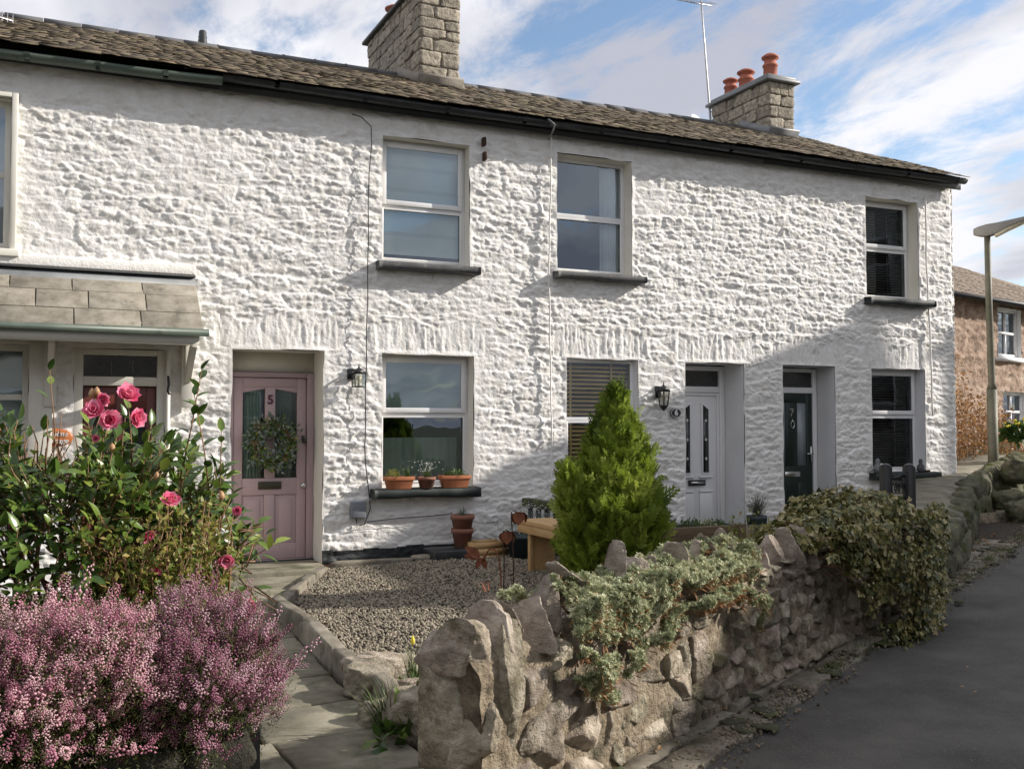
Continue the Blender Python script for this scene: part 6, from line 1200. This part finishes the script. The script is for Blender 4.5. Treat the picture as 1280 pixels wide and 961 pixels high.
for k_ in range(28): a_ = 6.2832 * k_ / 28; V.append((7.2 + .070 * math.cos(a_), 10.639, 1.745 + .050 * math.sin(a_))); V.append((7.2 + .076 * math.cos(a_), 10.639, 1.745 + .056 * math.sin(a_)))
b.add(V, [(2 * k_, 2 * k_ + 1, (2 * k_ + 3) % 56, (2 * k_ + 2) % 56) for k_ in range(28)]); b.build('rim', M['signt'], t)
t = thing('house_sign', (.135, 10.64, 1.475), 'oval varnished wooden name sign with white lettering beside the porch door', 'sign'); b = MB(); b.lathe((0, 0, 0), [(.15, 0), (.152, .012), (.138, .020)], 36, M=Matrix.Translation((.135, 10.655, 1.475)) @ Matrix.Rotation(rad(90), 4, 'X') @ Matrix.Diagonal((1.0, .58, 1, 1)))
b.build('board', M['signw'], t); text('Holme', .068, .145, 10.631, 1.508, M['signt'], t, 'lettering', .25, bold=.001, ext=.002); text('Cottage', .068, .135, 10.631, 1.443, M['signt'], t, 'lettering', .25, bold=.001, ext=.002)
b = MB(); b.box(3.03, 3.19, 10.59, 10.70, .60, .775); o = b.build('junction_box', M['greyb'], None, loc=(3.11, 10.65, .69), bevel=.008); tag(o, 'small square grey junction box low on the wall below the square lantern', 'junction box')
def cable(pts, r_, m, lab, Y=10.615, name='cable'):
    P = [np.array(AT(p[0], p[1], p[2] if len(p) > 2 else Y)) for p in pts]; Q = [P[0]]
    for a, c in zip(P[:-1], P[1:]):
        n_ = max(2, int(np.linalg.norm(c - a) / .12))
        for i in range(1, n_ + 1): q = a + (c - a) * i / n_; Q.append(q + np.array([.004 * math.sin(q[2] * 9), 0, .003 * math.sin(q[0] * 11)]))
    b = MB(); b.tube(Q, r_, 5); o = b.build(name, m, None, loc=tuple(Q[0])); return tag(o, lab, 'cable')
cable([(440, 143), (452, 147), (464, 158), (465, 180), (461, 215), (460, 330), (458, 440), (456, 560), (459, 600), (463, 635), (456, 655), (447, 657), (445, 645)], .006, M['black'], 'thin black cable running down the wall from the eaves to the grey box', 10.625)
cable([(459, 652), (475, 650), (520, 646), (560, 643), (566, 641)], .006, M['black'], 'thin black cable sagging from the grey box to the terracotta pot', 10.62)
cable([(686, 162), (689, 175), (688, 250), (686, 330), (688, 450), (690, 560), (688, 640)], .010, M['wall'], 'white painted cable down the wall between the two middle cottages', 10.635)
cable([(590, 108, 13.4), (625, 125, 12.4), (660, 142, 11.2), (686, 150, 10.40), (693, 156, 10.40), (690, 166, 10.50), (686, 175, 10.62)], .010, M['lead'], 'pale grey aerial cable crossing the slates and dropping over the gutter')
cable([(1157, 245), (1158, 330), (1163, 430), (1166, 520)], .014, M['wall'], 'white painted conduit on the wall at the right corner of the terrace', 10.64)
for (px, py) in ((604, 178), (605, 196)): b = MB(); p = AT(px, py, 10.66); b.box(p[0] - .018, p[0] + .018, 10.60, 10.68, p[2] - .05, p[2] + .05); o = b.build('wall_bracket', M['rustd'], None, loc=p, bevel=.01); tag(o, ['rusty iron bracket near the eaves right of the upper window', 'lower rusty iron stub beneath the eaves bracket'][py > 180], 'bracket')
# wreath
wc = np.array([2.27, 11.05, 1.40]); wt = thing('wreath', tuple(wc), 'dried leaf and eucalyptus wreath hanging on the pink door', 'wreath'); r = np.random.default_rng(41)
b = MB(); b.tube([wc + [.19 * math.cos(a_), -.01, .19 * math.sin(a_)] for a_ in np.linspace(0, 6.2832, 30)], .025, 6); b.build('ring', M['twig'], wt)
def wleaf(n, m, sz, name, R0=.19, jr=.04, T=None):
    a_ = r.uniform(0, 6.283, n); rr0 = R0 + r.normal(0, jr, n); P = np.stack([wc[0] + rr0 * np.cos(a_), wc[1] - .02 - r.random(n) * .06, wc[2] + rr0 * np.sin(a_) * 1.06], 1); d = np.stack([-np.sin(a_) * .6 + np.cos(a_) * .6 * np.sign(rr0 - R0), -.4 + r.normal(0, .3, n), np.cos(a_) * .6 + np.sin(a_) * .6 * np.sign(rr0 - R0)], 1) + r.normal(0, .5, (n, 3))
    b = MB(); scatter(b, T or leafT(.5, 2, .1, .1), P, frames(d, r.normal(0, .4, (n, 3)) + [0, -1, .3]), r.uniform(sz * .6, sz * 1.2, n)); b.build(name, m, wt)
wleaf(520, M['camleaf'], .05, 'dark_leaves'); wleaf(460, M['silver'], .06, 'silver_leaves', jr=.05); wleaf(70, M['smleaf'], .05, 'lime_leaves'); wleaf(70, M['white'], .026, 'white_petals'); bpy.data.objects['white_petals']['kind'] = 'stuff' 
for (dx, dz) in ((-.16, .17), (.13, -.20), (-.19, -.02)): leafball('flower_head', (wc[0] + dx, wc[1] - .07, wc[2] + dz), (.045, .03, .045), 70, .018, M['bud'], '', '', int(abs(dx) * 100), parent=wt)
# ornaments on the right windowsill
def bird(px, s_, m, lab, seed):
    p = np.array(AT(px, 590, 10.60)); z = .93; t = thing('bird_ornament', (p[0], 10.6, z), lab, 'ornament', None); b = MB(); b.lathe((p[0], 10.6, z), [(.035 * s_, 0), (.05 * s_, .04 * s_), (.045 * s_, .08 * s_), (.02 * s_, .11 * s_), (.028 * s_, .135 * s_), (.018 * s_, .165 * s_), (.002, .17 * s_)], 12); b.add([(p[0] + .02 * s_, 10.6, z + .14 * s_), (p[0] + .05 * s_, 10.6, z + .135 * s_), (p[0] + .02 * s_, 10.59, z + .12 * s_), (p[0] + .02 * s_, 10.61, z + .12 * s_)], [(0, 1, 2), (0, 3, 1), (2, 1, 3), (0, 2, 3)])
    b.add([(p[0] - .04 * s_, 10.59, z + .06 * s_), (p[0] - .11 * s_, 10.6, z + .02 * s_), (p[0] - .04 * s_, 10.61, z + .06 * s_), (p[0] - .04 * s_, 10.6, z + .03 * s_)], [(0, 1, 2), (0, 3, 1), (2, 1, 3), (0, 2, 3)]); b.build('figure', m, t, smooth=True)
bird(1097, 1.2, M['lead'], 'grey bird ornament at the left end of the far black windowsill', 1); bird(1151, 1.1, M['ridge'], 'dark grey bird ornament right of the gate on the far windowsill', 2); bird(1102, .8, M['signt'], 'small white ornament beside the grey bird on the far windowsill', 3)
b = MB(); p = AT(1159, 597, 10.6); b.box(p[0] - .06, p[0] + .04, 10.57, 10.62, .93, .96); o = b.build('ornament', M['rustd'], None, loc=(p[0], 10.6, .93), bevel=.01); tag(o, 'low dark block ornament at the right end of the far windowsill', 'ornament')
# gate behind the ivy
gA, gB = AZ(1107, 580, 9.0), AZ(1136, 580, 9.0); gz = g(gA[0]); gt = thing('garden_gate', ((gA[0] + gB[0]) / 2, (gA[1] + gB[1]) / 2, gz), 'dark iron garden gate with scrollwork between two black posts behind the ivy', 'gate')
for q in (gA, gB): b = MB(); b.box(q[0] - .04, q[0] + .04, q[1] - .04, q[1] + .04, gz, q[2] - .02); b.lathe((q[0], q[1], q[2] - .02), [(.045, 0), (.04, .015), (.005, .03)], 8); b.build('post', M['black'], gt, bevel=.005)
u = (gB - gA); L_ = np.linalg.norm(u[:2]); u = u / L_; b = MB(); G_ = lambda s, z: gA + u * s + np.array([0, 0, z])
b.tube([G_(.04, -.13), G_(L_ - .04, -.10)], .012, 6); b.tube([G_(.04, -.30), G_(L_ - .04, -.30)], .009, 6); b.tube([G_(.04, -1.0), G_(L_ - .04, -1.0)], .009, 6)
for s in np.linspace(.06, L_ - .06, 5): b.tube([G_(s, -.30), G_(s, -1.0)], .007, 5)
for k_ in range(3):
    c_ = .06 + (L_ - .12) * (k_ + .5) / 3
    for zc in (-.21, -.45, -.62): b.tube([G_(c_ + .035 * math.cos(q) * (1 - q / 14), zc + .05 * math.sin(q)) for q in np.linspace(0, 9, 16)], .006, 4)
b.build('gate_panel', M['black'], gt)
# ------------------------------------------------------------------ roof fittings
p = AT(253, 66, 14.15); t = thing('flue_pipe', p, 'short ribbed black flue pipe on the ridge above the pink door cottage', 'flue'); b = MB(); h_ = .30; b.lathe((p[0], 14.15, p[2] - .1), [(.07, 0), (.07, .14), (.06, .15), (.065, .2), (.058, .21), (.062, .26), (.055, .27), (.058, .32), (.05, .33), (.052, .38), (.04, .40)], 16); b.lathe((p[0] + .11, 14.15, p[2] - .08), [(.03, 0), (.03, .09), (.01, .1)], 8); b.build('pipe', M['blackp'], t)
mA = np.array(AT(888, 150, 15.1)); mB = np.array(AT(874, -30, 15.1)); t = thing('television_aerial', tuple(mA), 'tall thin mast with comb shaped aerial beside the right chimney', 'aerial'); b = MB(); b.tube([mA - [0, 0, .4], mA, (mA + mB) / 2, mB], [.022, .022, .016, .014], 8); b.build('mast', M['aluminium'], t)
tp = np.array(AT(876, 3, 15.1)); b = MB(); b.tube([tp - [.45, -.1, 0], tp + [.28, .06, 0]], .010, 5)
for i in range(14): q = tp + np.array([-.43 + i * .052, .1 - i * .012, 0]); b.tube([q - [0, .10, .06], q + [0, .10, .06]], .004, 4)
b.build('aerial_bars', M['aluminium'], t)
for z in (.15, .3): b = MB(); b.tube([mA + [0, 0, z], mA + np.array([.15, 0, z])], .010, 5); b.build('mast_bracket', M['aluminium'], t)
p = np.array(AT(875, 149, 15.6)); t = thing('satellite_dish', tuple(p), 'pale grey satellite dish peeping over the ridge beside the mast', 'dish'); b = MB(); Rm = Matrix.Translation(tuple(p - np.array([0, 0, .12]))) @ Matrix.Rotation(rad(60), 4, 'X') @ Matrix.Rotation(rad(20), 4, 'Y'); b.lathe((0, 0, 0), [(.02, -.06), (.15, -.045), (.26, 0), (.262, .004), (.15, -.035), (.02, -.05)], 24, M=Rm); b.build('dish', M['curtain'], t, smooth=True); b = MB(); b.tube([p - [0, 0, .12], p - [.05, -.1, .3], p - [.05, -.1, .7]], .02, 6); b.build('arm', M['aluminium'], t)
pa = np.array(AT(16, 27, 13.0)); pb_ = np.array(AT(-60, 5, 13.0)); t = thing('television_aerial', (pb_[0], 13.9, 6.6), 'thin aerial boom with short bars at the top left of the roof', 'aerial'); b = MB(); b.tube([pb_, pa], .012, 6); b.tube([pb_ * [1, 0, 0] + [.1, 13.0, 6.3], pb_ + [.1, 0, .05]], .02, 6); b.build('boom', M['aluminium'], t); b = MB()
for i in range(12): q = pb_ + (pa - pb_) * i / 11; b.tube([q - [0, .03, .09], q + [0, .03, .09]], .005, 4)
b.build('aerial_bars', M['aluminium'], t)
# ------------------------------------------------------------------ street lamp
lb = np.array([13.75, 11.45, g(13.75) + .45]); t = thing('street_lamp', tuple(lb), 'weathered street lamp column with flat cantilever head past the terrace', 'street lamp'); top = np.array([13.60, 11.36, 4.62])
b = MB(); b.tube([lb - [0, 0, .5], lb + [0, 0, 1.35]], [.08, .078], 14); b.tube([lb + [0, 0, 1.35], lb + [0, 0, 1.45], lb * .35 + top * .65, top], [.078, .056, .052, .046], 14); b.build('column', M['postc'], t, smooth=True)
dl = np.array([.5, -.866, 0]); up_ = np.array([0, 0, 1.]); sd2 = np.array([.866, .5, 0]); 
def LH(a_, s_, z): return tuple(top + dl * a_ + sd2 * s_ + up_ * z)
secs = [(-.20, .05, .10, -.02), (-.12, .10, .125, -.06), (.0, .11, .15, -.09), (.15, .11, .16, -.05), (.32, .12, .18, .05), (.55, .12, .21, .13), (.62, .08, .215, .165)]
V = []
for a_, wd_, zt_, zb_ in secs: wd_ *= .8; zb_ = zb_ * .8 + .2 * zt_; V += [LH(a_, -wd_, zb_), LH(a_, wd_, zb_), LH(a_, wd_ * .85, zt_), LH(a_, -wd_ * .85, zt_)]
b = MB(); b.add(V, [(i * 4 + j, i * 4 + (j + 1) % 4, (i + 1) * 4 + (j + 1) % 4, (i + 1) * 4 + j) for i in range(len(secs) - 1) for j in range(4)] + [(3, 2, 1, 0), tuple(len(V) - 4 + j for j in range(4))]); b.build('lamp_head', M['lampg'], t, bevel=.012)
V = []
for a_, wd_, z in ((.12, .075, -.06), (.30, .085, .02), (.55, .085, .115)): wd_ *= .8; V += [LH(a_, -wd_, z + .0), LH(a_, wd_, z + .0), LH(a_, wd_, z + .07), LH(a_, -wd_, z + .07)]
b = MB(); b.add(V, [(i * 4 + j, i * 4 + (j + 1) % 4, (i + 1) * 4 + (j + 1) % 4, (i + 1) * 4 + j) for i in range(2) for j in range(4)] + [(3, 2, 1, 0), (8, 9, 10, 11)]); b.build('lamp_diffuser', M['diff'], t)
# ------------------------------------------------------------------ pink sandstone cottage beyond
Q0 = np.array([16.4, 14.4]); qd = np.array([.97, .243]); qn = np.array([.243, -.97]); QA = math.atan2(qd[1], qd[0])
def QP(s, o, z): p = Q0 + qd * s + qn * o; return (p[0], p[1], z)
hq = thing('sandstone_cottage', QP(2, 0, .4), 'pink sandstone cottage with brown slate roof and white sash windows past the lamp', 'cottage')
QO = [(1.55, 2.55, 3.0, 4.02), (1.72, 2.75, 1.45, 2.28), (4.2, 5.2, 3.0, 4.02)]
ss = cuts_(-3, 12, .05, [o[j] for o in QO for j in (0, 1)]); zs = cuts_(-.1, 4.15, .04, [o[j] for o in QO for j in (2, 3)]); X, Z = np.meshgrid(ss, zs); x, z = X.ravel(), Z.ravel(); h = rubble(x, z, 61, .17, .33) * 2.0
V = np.array([QP(a, c, d) for a, c, d in zip(x, h, z)]); nx = len(ss); ii, jj = np.meshgrid(np.arange(nx - 1), np.arange(len(zs) - 1)); ii, jj = ii.ravel(), jj.ravel(); cx_, cz_ = (ss[ii] + ss[ii + 1]) / 2, (zs[jj] + zs[jj + 1]) / 2; keep = np.ones(len(ii), bool)
for o in QO: keep &= ~((cx_ > o[0]) & (cx_ < o[1]) & (cz_ > o[2]) & (cz_ < o[3]))
F = np.stack([jj * nx + ii, jj * nx + ii + 1, (jj + 1) * nx + ii + 1, (jj + 1) * nx + ii], 1)[keep]; b = MB(); b.arr(V, F.ravel(), np.full(len(F), 4), .5)
b.add([QP(-3, 0, -.1), QP(-3, -6, -.1), QP(-3, -6, 4.1), QP(-3, -3, 5.3), QP(-3, 0, 4.15)], [(0, 1, 2, 3, 4)]); b.add([QP(-3, -6, -.1), QP(12, -6, -.1), QP(12, -6, 4.1), QP(-3, -6, 4.1)], [(0, 1, 2, 3)]); b.add([QP(12, 0, -.1), QP(12, -6, -.1), QP(12, -6, 4.1), QP(12, 0, 4.15)], [(0, 1, 2, 3)])
wq = b.build('wall', M['pinkst'], hq, smooth=True)
b = MB(); b.add([QP(-2.9, -.6, 0), QP(11.9, -.6, 0), QP(11.9, -.6, 4.1), QP(-2.9, -.6, 4.1)], [(0, 1, 2, 3)]); b.build('interior', M['interior'], hq)
zr0, zr1 = 5.45, 5.0
def rz(s): return 5.62 - .063 * np.clip(s - 5.9, 0, 9)
b = MB(); rs = np.random.default_rng(66); P_, S_, D2 = [], [], []
for k_ in range(20):
    s = -3.2
    while s < 12:
        w_ = rs.uniform(.2, .36); u = (k_ + .5) / 20; e0 = np.array(QP(s + w_ / 2, .28, 4.10)); e1 = np.array(QP(s + w_ / 2, -3, rz(s + w_ / 2))); d = e1 - e0; L2 = np.linalg.norm(d); nn_ = np.cross(d / L2, np.array([-qd[0], -qd[1], 0])); nn_ = nn_ if nn_[2] > 0 else -nn_
        P_.append(e0 + d * u + nn_ * (.02 + rs.uniform(0, .008))); S_.append((w_ / 2 * .98, L2 / 20 * .8, .007)); D2.append(d / L2 - nn_ * .05); s += w_
P_, S_, D2 = map(np.array, (P_, S_, D2)); R = frames(D2, np.tile([0, 0, 1.], (len(P_), 1))); scatter(b, UB, P_, R, S_, rs.random(len(P_))); rq = b.build('roof', M['brownsl'], hq)
b = MB(); b.add([QP(-3.2, .25, 4.08), QP(12.1, .25, 4.08), QP(12.1, -3, rz(12.1) - .03), QP(5.9, -3, rz(5.9) - .03), QP(-3.2, -3, rz(-3.2) - .03)], [(0, 1, 2, 3, 4)]); b.add([QP(12.1, -3, rz(12.1) - .03), QP(5.9, -3, rz(5.9) - .03), QP(-3.2, -3, rz(-3.2) - .03), QP(-3.2, -6.3, 4), QP(12.1, -6.3, 4)], [(0, 1, 2, 3, 4)]); b.build('roof_underlay', M['roofb'], rq)
b = MB(); b.tube([QP(-3.2, .33, 4.08), QP(12.1, .33, 4.08)], .055, 8); b.build('gutter', M['blackp'], hq)
for (a, c, z0, z1) in QO:
    b = MB()
    def qb(s0, s1, o0, o1, za, zb): V = [QP(s, o, z) for z in (za, zb) for o in (o0, o1) for s in (s0, s1)]; b.add(V, [(0, 2, 3, 1), (4, 5, 7, 6), (0, 1, 5, 4), (2, 6, 7, 3), (0, 4, 6, 2), (1, 3, 7, 5)])
    w_ = .07; qb(a, a + w_, -.12, -.03, z0, z1); qb(c - w_, c, -.12, -.03, z0, z1); qb(a + w_, c - w_, -.12, -.03, z1 - w_, z1); qb(a + w_, c - w_, -.12, -.03, z0, z0 + w_); zm = (z0 + z1) / 2; qb(a + w_, c - w_, -.11, -.04, zm - .025, zm + .025)
    m_ = (a + c) / 2; qb(m_ - .018, m_ + .018, -.105, -.045, z0 + w_, zm - .026); qb(m_ - .018, m_ + .018, -.105, -.045, zm + .026, z1 - w_); qb(a - .1, c + .1, -.1, .10, z0 - .09, z0 - .003)
    wo = b.build('window', M['upvc'], hq); b = MB(); b.quad(QP(a, .03, z0), QP(a, -.12, z0), QP(a, -.12, z1), QP(a, .03, z1)); b.quad(QP(c, .05, z0), QP(c, -.12, z0), QP(c, -.12, z1), QP(c, .05, z1)); b.quad(QP(a, .05, z1), QP(c, .05, z1), QP(c, -.12, z1), QP(a, -.12, z1)); b.build('reveal', M['revealw'], hq); b = MB(); b.add([QP(a, -.08, z0), QP(c, -.08, z0), QP(c, -.08, z1), QP(a, -.08, z1)], [(0, 1, 2, 3)]); b.build('pane', M['glass'], wo)
# brown hedge, wall and plants in front of it
r = np.random.default_rng(71); bh = thing('beech_hedge', (15.6, 13.3, .5), 'bare twiggy hedge with brown winter leaves beside the end cottage', 'hedge'); b = MB(); n_ = 7500; P = np.stack([r.uniform(13.0, 17.8, n_), r.uniform(12.6, 13.9, n_), np.zeros(n_)], 1); P[:, 1] += (P[:, 0] - 15) * .45; hgt = np.interp(P[:, 0], [13, 14.2, 15.2, 16, 17.8], [1.9, 2.05, 1.6, 1.35, 1.2]) * (1 + .25 * fbm(P[:, 0] * 2, P[:, 1] * 2, 0, 2, 6)); P[:, 2] = .45 + hgt * r.random(n_) ** .7
scatter(b, leafT(.55, 2, .15, .1), P, frames(randu(n_), randu(n_)), r.uniform(.04, .085, n_)); b.build('leaves', M['brownl'], bh); b = MB()
for i in range(170): k_ = r.integers(n_); q = P[k_]; a_ = np.array([q[0] + r.normal(0, .2), q[1], .4]); b.tube([a_, (a_ + q) / 2 + r.normal(0, .06, 3), q + [0, 0, .1]], [.009, .006, .003], 4)
b.build('twigs', M['twig'], bh)
p = AZ(1222, 625, 15.5); b = MB(); b.box(p[0] - .55, p[0] + .45, p[1] + .3, p[1] + .45, .3, .95); o = b.build('stone_slab', M['kerb'], None, loc=(p[0], p[1] + .4, .3), bevel=.02); tag(o, 'upright grey stone slab between the terrace corner and the street lamp', 'slab')
for i, (px, py, z, s_) in enumerate(((1250, 600, 15.5, .22), (1272, 590, 15.2, .25), (1262, 625, 14.5, .2), (1282, 640, 13.6, .22), (1248, 632, 15.2, .15))):
    p = AZ(px, py, z); b = MB(); rock(b, tuple(p), (s_ * 1.2, s_ * .8, s_ * .7), rotm(.1, .1, i), 300 + i, T=CG10, k=4, rough=.25, cuts=7, fine=.02); o = b.build('boulder', M['mstone'], None, loc=tuple(p)); tag(o, ['mossy boulder right of the lamp column, uppermost', 'pale boulder under the daffodils', 'round boulder in the middle of the bank beyond the lamp', 'boulder at the right edge of the bank by the lane', 'small boulder touching the foot of the street lamp'][i], 'boulder')
b = MB(); V = []; nn_ = 14
for i in range(nn_):
    for j in range(6):
        x = 13.2 + i * .5; y = 11.0 + (x - 13.2) * .62 + j * .6; V.append((x, y, g(x) + .15 + .12 * j + .08 * float(fbm(x * 2, y * 2, 0, 2, 3)) + (.05 * i if j else -.4)))
b.add(V, [(i * 6 + j, (i + 1) * 6 + j, (i + 1) * 6 + j + 1, i * 6 + j + 1) for i in range(nn_ - 1) for j in range(5)]); struct(b.build('bank', M['ground'], smooth=True), 'structure')
for i in range(3): p = AZ(1262 + i * 8, 538 + i, 16.5); leafball('daffodil', tuple(p - [0, 0, .15]), (.18, .15, .25), 90, .16, M['glow'], ['daffodil clump under the lower window of the sandstone cottage, left', 'middle daffodil clump under the sandstone cottage window', 'right daffodil clump under the sandstone cottage window'][i], 'flower', 80 + i) if 1 else None
b = MB(); n_ = 26; q = AZ(1268, 530, 16.4); P = q + r.normal(0, 1, (n_, 3)) * [.28, .1, .06]; scatter(b, OCT, P, frames(randu(n_), randu(n_)), r.uniform(.02, .035, n_)); o = b.build('daffodil_blooms', bpy.data.materials['yellow_bud'], None, loc=tuple(q)); tag(o, 'yellow daffodil blooms in front of the sandstone cottage', None, kind='stuff')
# moss and litter
r = np.random.default_rng(101); b = MB(); n_ = 520; t_ = r.uniform(-1, 9, n_); s_ = r.normal(-.40, .07, n_); P = np.array([(*lanept(a, c), 0) for a, c in zip(t_, s_)]); P[:, 2] = g(P[:, 0]) + .045; scatter(b, leafT(.5, 2, .25, .25), P, frames(randu(n_) * [1, 1, .2], r.normal(0, .3, (n_, 3)) + [0, 0, 1]), r.uniform(.015, .05, n_)); tag(b.build('leaf_litter', M['brownl']), 'brown leaf litter along the foot of the garden wall', 'leaf litter', kind='stuff')
b = MB(); n_ = 70; t_ = r.uniform(0, 12, n_); s_ = r.uniform(.1, 3.6, n_); P = np.array([(*lanept(a, c), 0) for a, c in zip(t_, s_)]); P[:, 2] = g(P[:, 0]) + .026; scatter(b, leafT(.6, 2, .2, .1), P, frames(randu(n_) * [1, 1, .1], r.normal(0, .1, (n_, 3)) + [0, 0, 1]), r.uniform(.015, .035, n_)); tag(b.build('fallen_leaves', M['bud']), 'few pale fallen leaves scattered on the lane', 'fallen leaves', kind='stuff')
b = MB(); n_ = 2600; t_ = r.uniform(-1.5, 9, n_); c_ = np.round(t_ * 1.6) / 1.6; t_ = c_ + r.normal(0, .12, n_); s_ = r.normal(-.06, .045, n_) - .35 * (vn(c_ * 3, 0, 0, 4) > .2); P = np.array([(*lanept(a, c), 0) for a, c in zip(t_, s_)]); P[:, 2] = g(P[:, 0]) + .03; scatter(b, bladeT, P, frames(r.normal(0, .5, (n_, 3)) + [0, 0, 1], randu(n_)), np.stack([np.full(n_, .004), r.uniform(.012, .045, n_), np.full(n_, .03)], 1)); tag(b.build('weeds', M['grass']), 'small weeds and grass tufts growing in the kerb joints', 'weeds', kind='stuff')
b = MB(); n_ = 2800; t_ = r.uniform(-2, 10, n_); s_ = r.normal(-.06, .07, n_); P = np.array([(*lanept(a, c), 0) for a, c in zip(t_, s_)]); P[:, 2] = g(P[:, 0]) + .022 + .01 * (s_ < 0); scatter(b, blobT(4, 2), P, frames(randu(n_), randu(n_)), r.uniform(.003, .012, n_)); tag(b.build('roadside_grit', M['gdirt']), 'grit and crumbled dirt along the ragged lane edge', 'grit', kind='stuff')
b = MB(); gridt = 1
for i in range(70): t0 = r.uniform(-2, 10); s0 = r.normal(-.12, .12); q = lanept(t0, s0); rock(b, (q[0], q[1], g(q[0]) + .028), (r.uniform(.02, .09), r.uniform(.02, .06), .010), rotm(0, 0, r.uniform(0, 3)), i, T=CG4, k=3, rough=.4, cuts=2, fine=.004)
tag(b.build('moss', M['moss']), 'mossy dirt patches over the joints of the roadside slabs', 'moss', kind='stuff')
# distant trees
def tree(x, y, h, R_, seed, lab):
    r = np.random.default_rng(seed); z0 = g(min(x, 40)); t = thing('tree', (x, y, z0), lab, 'tree', 'trees beyond the cottages'); b = MB(); b.tube([(x, y, z0 - .2), (x + .1, y, z0 + h * .5), (x, y, z0 + h * .9)], [.25, .16, .04], 8)
    n_ = 7000; d = randu(n_); P = np.array([x, y, z0 + h * .62]) + d * [R_, R_, h * .40] * (r.random((n_, 1)) ** .4) * (1 + .4 * fbm(d[:, 0] * 2 + seed, d[:, 1] * 2, d[:, 2] * 2, 3))[:, None]
    for i in range(24): q = P[r.integers(n_)]; b.tube([(x, y, z0 + h * r.uniform(.3, .6)), q], [.06, .015], 5)
    b.build('trunk', M['bark'], t); b = MB(); scatter(b, leafT(.6, 2, .1, .1), P, frames(randu(n_), randu(n_)), r.uniform(.10, .22, n_)); b.build('crown', M['treel'], t)
tree(44, 30, 5.0, 3, 1, 'dark tree far beyond the sandstone cottage, right'); tree(-9, -7.5, 6, 2.4, 2, 'tree behind the viewer on the left side of the lane')
